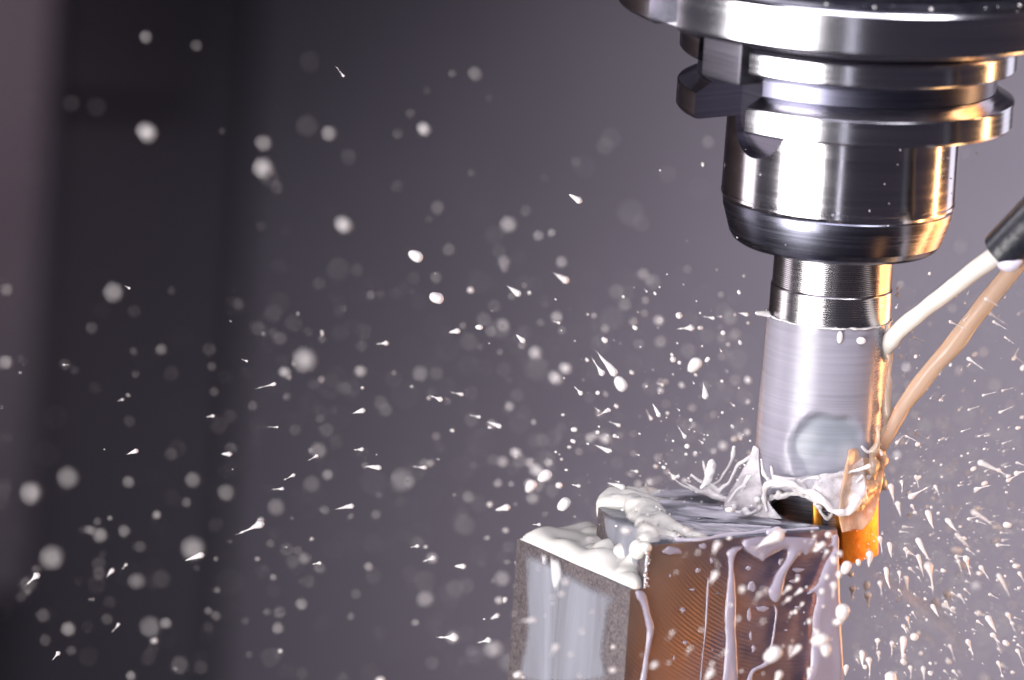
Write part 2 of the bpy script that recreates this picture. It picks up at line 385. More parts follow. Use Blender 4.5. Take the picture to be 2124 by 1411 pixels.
holder('upper_flange', [(150, 67), (344, 67), (350, 70), (352, 73), (352, 112), (349, 116), (312, 130), (150, 130)], M_ring)
holder('gripper_groove', [(150, 130.5), (311, 130.5), (311, 163), (309, 164), (150, 164)], M_dark)
holder('lower_flange', [(150, 164.5), (313, 164.5), (344, 180), (349, 183), (351, 186), (351, 231), (348, 236), (340, 238), (150, 238)], M_ring)
body = [(100, 238.5), (242, 238.5)]
body += [(242.5, 250), (243, 300), (243.5, 398), (242, 399.2), (242, 401), (243.8, 402.4), (243.8, 409), (241, 415), (100, 415)]
holder('holder_body', body, M_body)
link('clamping_nut', lathe(prel([(100, 415.5), (238, 415.5), (240, 419), (238, 436), (236.5, 437), (236, 441), (222, 487), (214, 499), (204, 506), (190, 509), (128, 510), (126, 503), (100, 503), (100, 415.5)]), 200), M_nut, th, sharp=11)
# ------------------------------------------------------------------ milling cutter
mc = thing('milling_cutter', 'steel shoulder milling cutter with finely turned shank, wrapped in coolant', 'milling cutter', (0, 0, 0)); ox = 0
prof = [(0, 498), (122, 498)]
y = 513; k = 0
while y < 588:
    prof += [(124, y), (124, y + 1.5), (120.4, y + 2.4), (120.6, y + 3.0)]; y += 3.9; k += 1
prof += [(124.3, 589), (125.5, 592)]
while y < 632:
    prof += [(126.8, y + 3), (126.8, y + 4.4), (125.9, y + 5), (125.9, y + 5.8)]; y += 5
prof += [(127, 640), (127, 662), (0, 662)]
prof = [q for i, q in enumerate(prof) if i < 2 or q[1] >= max(p_[1] for p_ in prof[:i]) or i == len(prof) - 1]
link('shank', lathe(prel(prof), 160), M_tool, mc, sharp=25)
RT = rax(124, 1000)
bodyc = lathe([(0, 0.03), (RT - .06, 0.03), (RT, 0.1), (RT, zax(662.5)), (0, zax(662.5))], 128)
cutters = []
def gullet(az, zc, size, depth):
    bm = bmesh.new(); d = azdir(az); ball(bm, d * (RT + size[0] - depth) + Vector((0, 0, zc)), 1, 4)
    c = d * (RT + size[0] - depth) + Vector((0, 0, zc))
    bmesh.ops.transform(bm, matrix=Matrix.Translation(c) @ Matrix.Rotation(az - math.pi / 2, 4, 'Z') @ Matrix.Diagonal((size[0], size[1], size[2], 1)) @ Matrix.Translation(-c), verts=bm.verts)
    return bm_me(bm)
cutters.append(gullet(R(5), 1.97, (0.9, 0.98, 1.1), 0.42))
def pocket(az, w_, d0, z1):
    d = azdir(az); bm = bmesh.new()
    box_bm(bm, d * (d0 + 1) + Vector((0, 0, z1 / 2 - .5)), (2, w_, z1 + 1), Matrix.Rotation(math.atan2(d.y, d.x), 4, 'Z')); return modded(bm_me(bm), [('BEVEL', dict(width=0.12, segments=3))])
for az in (-22, 98, 218): cutters.append(pocket(R(az), 1.0, 0.42, 1.25))
bodyc = cut(bodyc, cutters)
link('cutter_body', bodyc, M_cut, mc)
def insert(az, off, z0, z1, wd=0.62, th_=0.22, r=None):
    d = azdir(R(az)); side = Vector((-d.y, d.x, 0)); bm = bmesh.new()
    box_bm(bm, d * ((r or RT) - wd / 2 + 0.05) + side * off + Vector((0, 0, (z0 + z1) / 2)), (wd, th_, z1 - z0), Matrix.Rotation(math.atan2(d.y, d.x), 4, 'Z') @ Matrix.Rotation(R(6), 4, 'X'))
    return modded(bm_me(bm), [('BEVEL', dict(width=0.05, segments=2))])
link('cutting_insert', insert(45, 0, -0.10, 1.4, 0.34, 0.95, RT + .03), M_insert, mc, sharp=40)
link('cutting_insert', insert(2, 0, 0.0, 1.15, 0.5, 0.18), M_insert, mc, sharp=40)
link('cutting_insert', insert(182, 0, 0.0, 1.15, 0.5, 0.2), M_insert, mc, sharp=40)
# ------------------------------------------------------------------ workpiece
ZT = 0.64; ZL = ZT - 0.80; ZB = -5.5
Rc = at_z(1738, 1097, ZT); Fc = at_z(1307, 1222, ZL); Lc = at_z(1072, 1115, ZL); Bc = Lc + (Vector((Rc.x, Rc.y, 0)) - Vector((Fc.x, Fc.y, 0)))
Ac = at_z(1341, 1130, ZT); Cc = at_z(1240, 1052, ZT)
F2, R2, B2, L2 = [Vector((p.x, p.y)) for p in (Fc, Rc, Bc, Lc)]
eR = (R2 - F2).normalized(); eL = (L2 - F2).normalized()
A2 = F2 + eR * (Vector((Ac.x, Ac.y)) - F2).dot(eR); C2 = Vector((Cc.x, Cc.y))
dAC = (C2 - A2).normalized()
print('block', F2, R2, L2, B2, 'A', A2, 'C', C2, 'axis px@350', [proj((0, 0, zax(350)))[0]])
bm = bmesh.new()
# split the front face so that the ledge and the cut stay clean; the foot flares a little towards the right
low = [F2, R2 + eR * 0.36, B2 + eR * 0.36, L2]
prism(bm, [F2, R2, B2, L2], ZB, ZT, low); blk = bm_me(bm)
bm = bmesh.new(); G_ = at_z(1500, 1013, ZT); G2 = Vector((G_.x, G_.y)); E = G2 + (G2 - C2) * 3
prism(bm, [A2 - dAC * 1.0, C2, E, E + Vector((-3, 9)), C2 + Vector((-9, 6)), F2 + Vector((-9, -1)), F2 + Vector((0, -1.5))], ZL, ZT + 1); wedge = bm_me(bm)
# swept path of the cutter: everything the tool has already milled behind it
dRB = (B2 - R2).normalized(); bm = bmesh.new(); rc = RT + 0.02; nrm = Vector((dRB.y, -dRB.x)); pth = []
for i in range(33):
    a = math.pi * i / 32; pth.append(Vector((0, 0)) - dRB * (rc * math.sin(a)) + nrm * (rc * math.cos(a)))
pth += [dRB * 9 - nrm * rc, dRB * 9 + nrm * rc]
prism(bm, pth, 0.0, 3); swp = bm_me(bm)
blk = cut(blk, [wedge, swp])
blk = modded(blk, [('BEVEL', dict(width=0.028, segments=2, limit_method='ANGLE', angle_limit=R(40)))])
wp = link('metal_workpiece', blk, None, sharp=30)
nF = Vector((eR.y, -eR.x, 0)); nF = nF if nF.y < 0 else -nF
ctr = on_plane(1700, 880, Vector((Fc.x, Fc.y, ZL)), nF)
nS = Vector((eL.y, -eL.x, 0)); nS = nS if nS.x < 0 else -nS
blk.materials.clear(); blk.update()
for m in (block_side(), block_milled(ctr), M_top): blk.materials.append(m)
for f in blk.polygons:
    n = f.normal
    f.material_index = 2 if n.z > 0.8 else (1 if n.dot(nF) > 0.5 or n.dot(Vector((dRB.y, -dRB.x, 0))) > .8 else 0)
tag(wp, 'square steel block with a stepped top being milled under the cutter', 'workpiece')
# ragged burr along the edge of the step
bm = bmesh.new(); pts = []
A3 = Vector((A2.x, A2.y, 0)) + nF * 0.005
for i in range(34):
    t = i / 33; z = ZT + (ZL - ZT) * t
    pts.append((A3.x + 0.03 * noise.noise(Vector((i * .9, 2, 0))) , A3.y, z, 0.02 + 0.022 * abs(noise.noise(Vector((i * .77, 5, 1))))))
tube_bm(bm, pts, 7, 0.6)
for i in range(22):
    z = ZL + (ZT - ZL) * rnd.random(); ball(bm, A3 + Vector((rnd.uniform(0, .08), -.01, z)), rnd.uniform(.008, .024), 1)
b_ = link('burr', bm_me(bm), M_ring, wp, sharp=0); b_['kind'] = 'stuff'
# ------------------------------------------------------------------ coolant on the block
eRv, eLv = Vector((eR.x, eR.y, 0)), Vector((eL.x, eL.y, 0)); ez = Vector((0, 0, 1))
oF = Vector((Fc.x, Fc.y, ZL))
z5 = lambda x, y: (1300 + x * .2559, 1050 + y * .2559)
z4 = lambda x, y: (1000 + x * .3197, 960 + y * .3197)
# the right face leans outwards a little at the foot: a plane through its three corners
pF, pR, pD = Vector((F2.x, F2.y, ZT)), Vector((R2.x, R2.y, ZT)), Vector((F2.x, F2.y, ZB))
def face(conv, pts): return [on_plane(*conv(*p), oF, nF) for p in pts]
def side(conv, pts): return [on_plane(*conv(*p), oF, nS) for p in pts]
def on_face(name, pts, thick, width, m, label, cat='coolant run', cell=0.05, group=None, amp=.3, conv=z5):
    o = link(name, pool(face(conv, pts), oF, eRv, ez, nF, thick, width, cell, amp), m, sharp=0); return tag(o, label, cat, group)
on_face('coolant_run', [(62, 670), (135, 690), (165, 760), (185, 860), (215, 960), (205, 1060), (180, 1200), (150, 1440), (100, 1440), (130, 1250), (155, 1050), (145, 950), (110, 800), (70, 740)], .07, .08, M_run,
        'bluish white run beside the bright vertical edge of the block', cell=.035)
on_face('coolant_run', [(850, 325), (800, 370), (815, 480), (800, 700), (783, 900), (790, 1100), (778, 1300), (772, 1440), (888, 1440), (892, 1200), (880, 1000), (885, 800), (875, 600), (858, 480), (882, 380), (950, 320)], .09, .11, M_run,
        'long straight pale run down the middle of the brown face', cell=.04)
on_face('coolant_run', [(930, 262), (925, 330), (1000, 395), (1060, 430), (1085, 452), (1120, 425), (1200, 385), (1285, 352), (1270, 430), (1200, 530), (1160, 620), (1130, 680), (1145, 745), (1195, 784), (1240, 740), (1262, 660), (1290, 540), (1340, 460), (1400, 385), (1440, 402), (1500, 350), (1540, 262), (1400, 242), (1200, 238), (1060, 235)], .11, .15, M_run,
        'lobed curtain with a fat hanging drip below the top edge', cell=.035)
on_face('coolant_run', [(1640, 235), (1648, 290), (1560, 360), (1575, 380), (1640, 330), (1660, 350), (1600, 440), (1560, 540), (1530, 620), (1455, 690), (1460, 722), (1510, 700), (1525, 760), (1495, 880), (1490, 1000), (1480, 1180), (1470, 1300), (1460, 1440), (1735, 1440), (1745, 1200), (1735, 960), (1725, 700), (1715, 400), (1710, 225)], .10, .14, M_run,
        'widest pale sheet running down the right corner of the block', cell=.045)
on_face('coolant_run', [(1190, 785), (1222, 850), (1208, 960), (1196, 1060), (1176, 1160), (1158, 1150), (1178, 1050), (1192, 950), (1200, 860)], .03, .03, M_run,
        'hair-thin crooked trickle under the fat hanging drip', cell=.02)
on_face('coolant_run', [(1265, 1180), (1225, 1240), (1110, 1310), (1030, 1345), (1000, 1440), (955, 1440), (985, 1350), (1015, 1310), (1095, 1270), (1160, 1190), (1215, 1150)], .07, .06, M_run,
        'short bent run at the bottom of the brown face', cell=.03)
on_face('coolant_run', [(655, 560), (665, 640), (655, 850), (642, 1000), (620, 1200), (600, 1440), (588, 1440), (610, 1200), (630, 1000), (636, 850), (648, 640)], .02, .02, M_run,
        'faint thread of liquid left of the long straight run', cell=.018)
blobs = [(1010, 650, 36, 46), (615, 325, 32, 26), (570, 520, 18, 22), (450, 842, 22, 24), (365, 360, 82, 34), (1385, 518, 50, 22), (1385, 560, 26, 16), (1095, 832, 50, 26), (990, 880, 18, 60), (1022, 1155, 18, 34),
         (985, 502, 26, 22), (684, 440, 16, 28), (380, 1230, 9, 26), (470, 1105, 24, 18), (1340, 610, 26, 20), (740, 705, 30, 7), (1000, 1050, 12, 44), (1435, 860, 14, 12), (1290, 1005, 16, 12), (1440, 950, 14, 18), (530, 675, 26, 12), (350, 560, 10, 16), (1375, 820, 20, 16), (1240, 450, 14, 30), (690, 1165, 12, 10)]
gb = 'small coolant spots stuck to the brown face'
SP = {}
for half in (0, 1):
    ids = sorted([i for i, q in enumerate(blobs) if (q[0] >= 780) == bool(half) and i not in (0, 4, 7)], key=lambda i: blobs[i][1])
    for q_, i in enumerate(ids): SP[i] = ['topmost', 'second from top', 'third from top', 'fourth from top', 'fifth from top', 'sixth from top', 'seventh from top', 'eighth from top', 'ninth from top', 'tenth from top', 'eleventh from top', 'twelfth from top', 'thirteenth from top', 'fourteenth from top'][q_] if q_ < len(ids) - 1 else 'lowest'
for i, (x, y, a, b) in enumerate(blobs):
    pts = [(x + a * math.cos(t * math.pi / 5) * (1 + .2 * math.sin(i * 3 + t * 2)), y + b * math.sin(t * math.pi / 5) * (1 + .15 * math.cos(i + t * 3))) for t in range(10)]
    lab = {0: 'wedge-shaped white spot between the long straight run and the hanging drip', 4: 'flat oval spot at the upper left of the brown face', 7: 'wide flat spot just left of the thin crooked trickle'}.get(i, 'thin coolant spot on the brown face, ' + ('left of' if x < 780 else 'right of') + ' the long straight run, ' + SP.get(i, ''))
    on_face('coolant_spot', pts, .035, .05, M_run, lab, 'droplet', .018, gb)
# left face: broad film with two brighter drips
o = link('coolant_sheet', pool(side(z4, [(268, 560), (400, 600), (470, 640), (520, 665), (700, 775), (885, 852), (870, 920), (838, 970), (822, 1100), (803, 1250), (792, 1440), (268, 1440), (285, 1100), (280, 800)]), oF, eLv, ez, nS, .03, .38, .06, .3), M_facefilm, sharp=0)
tag(o, 'broad blue-white film covering the grey left face of the block', 'coolant')
for pts, lab in (([(455, 600), (525, 630), (545, 740), (520, 815), (495, 835), (472, 810), (458, 720)], 'longer white drip hanging on the grey left face'), ([(398, 575), (442, 590), (446, 640), (425, 680), (402, 650)], 'shorter white drip near the left corner of the block')):
    o = link('coolant_drip', pool(side(z4, pts), oF + nS * .03, eLv, ez, nS, .05, .14, .03, .2), milk('white_drip_film', (.62, .6, .62), 0, alpha=(.6, .85), streak=((1, 1, .3), (0, 0, 0), 2, .3, .7), thick=1.0), sharp=0); tag(o, lab, 'drip')
# pool of cream on the ledge
pts = [at_z(*z4(*p), ZL) for p in [(234, 494), (300, 500), (420, 470), (560, 460), (700, 450), (760, 470), (800, 520), (880, 560), (960, 640), (1010, 700), (1035, 760), (1042, 800), (1000, 822), (940, 803), (800, 742), (600, 657), (400, 566)]]
o1 = pool(pts, Vector((Lc.x, Lc.y, ZL)), rt0, Vector((0, 1, 0)), ez, .24, .30, .05, .7, fr=1.3)
link_o = link('coolant_pool', o1, M_jet, sharp=0); tag(link_o, 'thick cream coolant pool on the lower ledge of the block', 'coolant')
def gz(px, py, z, r): p = at_z(px, py, z); return (p, r)
bm = bmesh.new()
for px, py, z, r in [(1318, 1206, ZL + .02, (.16, .14, .2)), (1328, 1196, ZL + .08, (.13, .11, .22)), (1300, 1196, ZL + .05, (.28, .26, .22)), (1312, 1180, ZL + .15, (.26, .24, .24)), (1280, 1182, ZL + .04, (.32, .28, .22)), (1324, 1160, ZL + .34, (.2, .16, .26)), (1322, 1140, ZT - .16, (.2, .16, .24)), (1338, 1134, ZT - .04, (.16, .16, .14)), (1345, 1140, ZT - .1, (.1, .08, .1)), (1298, 1150, ZL + .28, (.3, .3, .26)), (1265, 1145, ZL + .18, (.36, .32, .24)), (1240, 1150, ZL + .06, (.42, .34, .2)), (1200, 1130, ZL + .02, (.5, .36, .16)), (1160, 1122, ZL, (.5, .3, .14)), (1230, 1112, ZL + .1, (.34, .3, .2))]:
    ball(bm, at_z(px, py, z), r, 3)
me = goo(bm, .035, 24, .05, 1.7); o = link('coolant_lump', me, M_jet, sharp=0); tag(o, 'rounded cream bulge hanging over the front corner of the ledge', 'coolant')
# foam mass curling over the step
bm = bmesh.new()
def ridge(P, seed, wob=.5): tube_bm(bm, [(*at_z(px, py, ZT + dz), r) for px, py, dz, r in P], 16, wob, seed=seed)
for px, py, rx, rz in [(1290, 1036, .45, .13), (1330, 1040, .45, .12), (1350, 1062, .35, .14), (1375, 1090, .34, .12), (1355, 1108, .3, .12), (1400, 1106, .3, .09), (1440, 1112, .3, .06), (1380, 1032, .3, .06), (1410, 1100, .3, .05)]:
    ball(bm, at_z(px, py, ZT), (rx, rx * .9, rz), 3)
ridge([(1262, 1098, -.55, .10), (1254, 1080, -.35, .11), (1250, 1058, -.1, .14), (1252, 1044, .02, .18), (1268, 1034, .08, .2), (1295, 1028, .1, .19), (1325, 1024, .1, .16), (1352, 1022, .08, .13), (1375, 1030, .04, .08)], 1)
ridge([(1258, 1052, -.02, .16), (1285, 1046, .06, .2), (1312, 1048, .1, .24), (1338, 1062, .08, .26), (1362, 1082, .05, .24), (1390, 1100, .03, .18), (1425, 1112, .02, .12), (1470, 1116, .01, .05)], 2)
ridge([(1275, 1040, .05, .2), (1305, 1036, .08, .22), (1335, 1046, .06, .22), (1372, 1052, .03, .12)], 3)
ridge([(1345, 1075, .02, .22), (1338, 1100, .02, .24), (1345, 1122, -.02, .2), (1335, 1140, -.15, .16)], 4)
ridge([(1330, 1082, 0, .14), (1326, 1104, -.2, .11), (1326, 1126, -.42, .12), (1330, 1150, -.6, .14)], 5)
ridge([(1300, 1064, -.02, .1), (1318, 1078, -.02, .13), (1335, 1092, -.02, .14)], 6)
ridge([(1365, 1110, .0, .18), (1390, 1116, .0, .16), (1415, 1120, -.02, .1)], 7)
me = goo(bm, .032, 26, .10, 1.5)
for v in me.vertices: v.co += v.normal * .02 * noise.noise(v.co * 6)
o = link('coolant_foam', me, M_jet, sharp=0); tag(o, 'creamy foam crest curling over the step on the block', 'foam')
o = link('coolant_sheet', pool([on_plane(px, py, A3, -Vector((dAC.y, -dAC.x, 0)) if dAC.x > 0 else Vector((dAC.y, -dAC.x, 0))) for px, py in [(1254, 1062), (1290, 1078), (1326, 1092), (1330, 1150), (1322, 1185), (1290, 1160), (1262, 1120)]], A3, Vector((dAC.x, dAC.y, 0)), ez, (lambda v: v if v.x < 0 else -v)(Vector((dAC.y, -dAC.x, 0))), .04, .2, .03, .4), M_facefilm, sharp=0)
tag(o, 'pale translucent curtain on the little riser under the foam crest', 'coolant')
# streaky film over the top of the block
tp = [at_z(px, py, ZT) for px, py in [(1262, 1050), (1300, 1022), (1370, 1016), (1480, 1016), (1560, 1030), (1600, 1050), (1625, 1074), (1660, 1085), (1700, 1090), (1722, 1096), (1640, 1102), (1520, 1112), (1430, 1119), (1350, 1127), (1320, 1100)]]
o = link('coolant_sheet', pool(tp, Vector((Ac.x, Ac.y, ZT)), rt0, Vector((0, 1, 0)), ez, .06, .3, .05, .9, fr=2), M_topfilm, sharp=0); tag(o, 'streaky thin milk sheet washing over the dark top of the block', 'coolant')
# ridges of liquid flowing along the top, on the front edge
M_ridge = milk('ridge_milk', (.6, .56, .66), .1)
bm = bmesh.new()
for P in ([(1400, 1122, .07), (1450, 1120, .05), (1500, 1112, .06), (1560, 1106, .05), (1620, 1100, .05), (1700, 1096, .03)], [(1380, 1100, .09), (1440, 1108, .07), (1500, 1106, .05), (1540, 1100, .03)], [(1400, 1080, .04), (1470, 1090, .05), (1540, 1092, .05), (1600, 1094, .03)], [(1440, 1050, .03), (1500, 1058, .05), (1560, 1070, .04), (1620, 1084, .03)], [(1590, 1108, .05), (1610, 1104, .11), (1630, 1102, .06)]):
    tube_bm(bm, [(*at_z(px, py, ZT + .01), r) for px, py, r in P], 10, .8, seed=P[0][1], flat=.6)
me = goo(bm, .02, 4); o = link('coolant_ridges', me, M_ridge, sharp=0); tag(o, 'raised milky ridges along the front top edge of the block', 'coolant', kind='stuff')
# ------------------------------------------------------------------ coolant round the cutter
def film():
    bm = bmesh.new(); nA, nZ = 220, 120; G = []; tl = bm.verts.layers.float.new('thick'); hl = bm.verts.layers.float.new('hollow')
    def bottom(az):                               # picture row of the hem, by azimuth (0 = front, + = right)
        a = math.degrees(az)
        t = [(-180, 1040), (-140, 1060), (-100, 1072), (-75, 1070), (-52, 1050), (-38, 1012), (-20, 996), (0, 1006), (12, 1018), (30, 1030), (48, 1010), (62, 985), (90, 1000), (130, 1020), (180, 1040)]
        for (a0, y0), (a1, y1) in zip(t, t[1:]):
            if a0 <= a <= a1:
                s = (a - a0) / (a1 - a0); s = s * s * (3 - 2 * s); return y0 + (y1 - y0) * s + 7 * noise.noise(Vector((a * .11, 1, 1)))
        return 1040
    for i in range(nA + 1):
        az = -math.pi + 2 * math.pi * i / nA; top = 652 + 5 * noise.noise(Vector((math.cos(az) * 2, math.sin(az) * 2, 4))) ; bt = bottom(az); row = []
        for j in range(nZ + 1):
            y = top + (bt - top) * j / nZ
            r = 128 + 6.0 * min(1, (y - 655) / 240) + (0 if j else -3)
            r += 1.6 * noise.noise(Vector((math.cos(az) * 1.5, math.sin(az) * 1.5, y * .012))) + .5 * noise.noise(Vector((math.cos(az), math.sin(az), y * .15)))
            fl = max(0, math.cos(az + R(88))) ** 1.5
            if y > 935: r += fl * 85 * ((y - 935) / 135) ** 2.2
            if j > nZ - 3: r += 1.5
            # dip over the gullet of the cutter
            u_, v_ = (math.degrees(az) - 4) / 34, (y - 902) / 68
            q_ = math.sqrt(u_ * u_ + v_ * v_) + .16 * noise.noise(Vector((az * 3, y * .022, 2))) + .03 * noise.noise(Vector((az * 9, y * .07, 2)))
            g = 1 / (1 + math.exp((q_ - 1) * 16)); r -= 12 * g * max(0.3, 1 - .6 * max(0, u_ * .7 + v_ * .5)) - (.6 * math.exp(-((q_ - 1.1) / .14) ** 2)) - g * 1.2 * noise.noise(Vector((az * 3, y * .02, 8)))
            z = zax(y) if i == 0 else ZC.setdefault(round(y, 1), zax(y)); rr = r * 0.00895
            vv = bm.verts.new((rr * math.sin(az), -rr * math.cos(az), z)); dg_ = math.degrees(az); vv[tl] = .86 - .46 * (1 / (1 + math.exp(-(dg_ - 46 - 7 * noise.noise(Vector((y * .02, 3, 3)))) * .30))) * (1 if dg_ < 110 else 0); vv[hl] = g * (.85 - .5 * max(0, min(1, v_ + .2 + u_ * .4))); row.append(vv)
        G.append(row)
    for i in range(nA):
        for j in range(nZ): bm.faces.new((G[i][j], G[i + 1][j], G[i + 1][j + 1], G[i][j + 1]))
    rim = [tuple(G[i][nZ].co) for i in range(0, nA + 1)]
    bmesh.ops.remove_doubles(bm, verts=bm.verts, dist=0.004)
    return bm_me(bm), rim
ZC = {}
fm_, rim = film()
o = link('coolant_film', fm_, M_toolfilm, sharp=0); tag(o, 'milky lavender film of coolant wrapped around the cutter', 'coolant film')
bm = bmesh.new()
seg_ = [rim[i] for i in range(30, 200, 3)]
tube_bm(bm, [(p[0], p[1], p[2], .035 + .05 * abs(noise.noise(Vector((i * .31, 0, 7)))) + .03 * abs(noise.noise(Vector((i * 1.3, 0, 9))))) for i, p in enumerate(seg_)], 10, .6)
for i in range(46):
    p = Vector(seg_[rnd.randrange(14, 46)]); ball(bm, p + Vector((rnd.uniform(-.1, .1), -.05, rnd.uniform(-.02, .25))), rnd.uniform(.02, .09), 2)
o = link('coolant_fringe', goo(bm, .022, 3), M_milk, sharp=0); tag(o, 'bright white lumpy hem of coolant around the end of the cutter', 'coolant')
# top collar of splashing liquid where the film starts, with a flung strand
bm = bmesh.new()
ring_ = []
for i in range(50):
    az = R(-100 + i * 4); r = 1.155 + .012 * math.sin(i * 1.7); ring_.append((r * math.sin(az), -r * math.cos(az), zax(654 + 3 * noise.noise(Vector((i * .35, 0, 0)))), .026 + .016 * noise.noise(Vector((i * .6, 4, 0)))))
tube_bm(bm, ring_, 8, .4)
tube_bm(bm, [(*at_y(1596, 652, -.35), .07), (*at_y(1580, 650, -.4), .055), (*at_y(1566, 650, -.45), .03)], 8)
for px, py, r in ((1780, 668, .07), (1796, 676, .09), (1818, 676, .08), (1836, 682, .1), (1848, 700, .08)): ball(bm, at_y(px, py, -.9 + (px - 1780) * .009), r, 2)
o = link('coolant_collar', goo(bm, .022, 3), M_milk, sharp=0); tag(o, 'thin ring of splashing coolant at the top of the milky film', 'coolant')
# gloss blisters on the film
for px, py, rx, rz in ((1742, 700, .055, .12), (1786, 707, .09, .07)):
    bm = bmesh.new(); x = at_y(px, py, -1.15); x.y = -math.sqrt(max(0.01, 1.17 ** 2 - x.x ** 2)); ball(bm, at_y(px, py, x.y), (rx, .04, rz), 3)
    o = link('coolant_bead', bm_me(bm), M_milk, sharp=0); tag(o, 'upright white bead near the top of the milky film' if px < 1760 else 'sideways white bead on the film beside the orange glow', 'bead')
# liquid at the right flank, under the jets; orange glow partly tinted in
bm = bmesh.new()
P = [(1842, 700, .05), (1846, 740, .07), (1845, 800, .05), (1842, 850, .075), (1838, 890, .06), (1832, 930, .10), (1826, 970, .14), (1820, 1000, .13), (1815, 1030, .08), (1812, 1050, .03)]
tube_bm(bm, [(*at_y(px - 2, py, -.45), r) for px, py, r in P], 14, 1.2, seed=3)
tube_bm(bm, [(*at_y(px, py, -.75), r) for px, py, r in [(1822, 880, .03), (1820, 920, .06), (1812, 950, .1), (1800, 990, .13), (1786, 1030, .1), (1776, 1060, .04)]], 12, 1.2, seed=8)
for px, py, r in ((1790, 925, .12), (1802, 938, .12), (1785, 985, .16), (1768, 1010, .16), (1750, 1030, .15), (1780, 1040, .17), (1740, 1050, .11), (1815, 960, .12), (1828, 1000, .12), (1735, 1015, .14), (1845, 812, .05), (1850, 850, .04), (1760, 1062, .12)):
    ball(bm, at_y(px, py, -1.0 + (px - 1740) * .006), r, 2)
me = goo(bm, .025, 3, .05, 5); o = link('coolant_flow', me, M_jet2, sharp=0); tag(o, 'thin amber rivulet flowing down the right flank of the cutter', 'coolant')
bm = bmesh.new()
for i in range(60):
    t = rnd.random(); px = 1700 + 110 * t + rnd.uniform(-12, 12); py = 1045 - 60 * t ** 1.5 + rnd.uniform(-30, 28)
    ball(bm, at_y(px, py, -1.22 + .5 * t * t), rnd.uniform(.02, .075), 1)
for P in ([(1690, 1020), (1712, 1040), (1740, 1050), (1770, 1040), (1790, 1010), (1806, 985)], [(1785, 925), (1800, 938), (1818, 930), (1830, 945)], [(1755, 1060), (1772, 1040), (1790, 1002), (1810, 978)], [(1700, 1060), (1716, 1076), (1728, 1060)]):
    tube_bm(bm, [(*at_y(px, py, -1.25 + (px - 1700) * .004), .035 + .03 * abs(noise.noise(Vector((px * .07, py * .05, 0))))) for px, py in P], 8, .5, seed=P[0][0])
o = link('coolant_splash', goo(bm, .018, 2), M_milk, sharp=0); tag(o, 'tangled white splash at the lower right of the cutter', 'splash')
def veil(rows, depth, m, name, label, amp=.05, nU=26, nV=20):
    """thin sheet of liquid stretched over two border lines given as picture points, at its own depth from the axis"""
    bm = bmesh.new(); A = catmull([tuple(map(float, p)) for p in rows[0]], 8); B = catmull([tuple(map(float, p)) for p in rows[1]], 8); G = []
    tl = bm.verts.layers.float.new('thick')
    for i in range(nU + 1):
        a = A[round(i * (len(A) - 1) / nU)]; b = B[round(i * (len(B) - 1) / nU)]; row = []
        for j in range(nV + 1):
            t = j / nV; px, py, y = (a[k] + (b[k] - a[k]) * t for k in range(3))
            p = at_y(px, py, y); q = noise.noise(Vector((px * .03, py * .03, 1))); p.y += amp * 2 * q; p.z += amp * .4 * noise.noise(Vector((px * .05, 3, py * .05)))
            v = bm.verts.new(p); v[tl] = min(1, 3.5 * min(i / nU, 1 - i / nU, .34)) ; row.append(v)
        G.append(row)
    for i in range(nU):
        for j in range(nV): bm.faces.new((G[i][j], G[i + 1][j], G[i + 1][j + 1], G[i][j + 1]))
    me = modded(bm_me(bm), [('SOLIDIFY', dict(thickness=.025))]); me.materials.clear()
    o = link(name, me, m, sharp=0); tag(o, label, 'splash')
veil([[(1564, 925, -.3), (1548, 960, -.35), (1525, 1000, -.45), (1505, 1035, -.55), (1498, 1062, -.6)], [(1572, 930, -.5), (1574, 970, -.7), (1580, 1010, -.95), (1596, 1045, -1.15), (1622, 1078, -1.35)]], 0, M_sheet, 'coolant_veil', 'translucent milky skirt sweeping off the left foot of the cutter')
veil([[(1600, 985, -1.2), (1650, 990, -1.28), (1700, 985, -1.3), (1750, 975, -1.2), (1790, 950, -1.05)], [(1600, 1012, -1.25), (1650, 1018, -1.32), (1700, 1036, -1.36), (1750, 1070, -1.3), (1800, 1040, -1.1)]], 0, M_sheet, 'coolant_veil', 'torn milky veil over the end of the cutter above the gold insert', .07)
bm = bmesh.new()
P_ = [(1590, 1062, -1.2, .04), (1584, 1030, -1.15, .05), (1592, 1006, -1.2, .06), (1620, 1003, -1.28, .075), (1650, 1010, -1.33, .07), (1680, 1024, -1.36, .08), (1705, 1040, -1.38, .085), (1730, 1060, -1.36, .07), (1756, 1062, -1.3, .075), (1780, 1040, -1.2, .06), (1795, 1006, -1.05, .06)]
tube_bm(bm, [(*at_y(a, b, c), r) for a, b, c, r in P_], 10, .8, seed=4)
for a in ([(1680, 1024), (1700, 1000), (1740, 985), (1780, 975), (1806, 965)], [(1720, 1050), (1742, 1022), (1770, 1006), (1790, 985)], [(1600, 1006), (1584, 980), (1578, 950)], [(1650, 1010), (1668, 995), (1700, 990)], [(1620, 1003), (1604, 990), (1598, 965)]):
    tube_bm(bm, [(*at_y(x, y_, -1.3 + abs(x - 1690) * .002), .028 + .035 * abs(noise.noise(Vector((x * .05, y_ * .05, 2))))) for x, y_ in a], 8, .8, seed=a[0][0], flat=.7)
o = link('coolant_lip', goo(bm, .02, 4, .03, 6), M_milk, sharp=0); tag(o, 'swollen white lip of coolant over the dark flute opening', 'splash')
bm = bmesh.new()
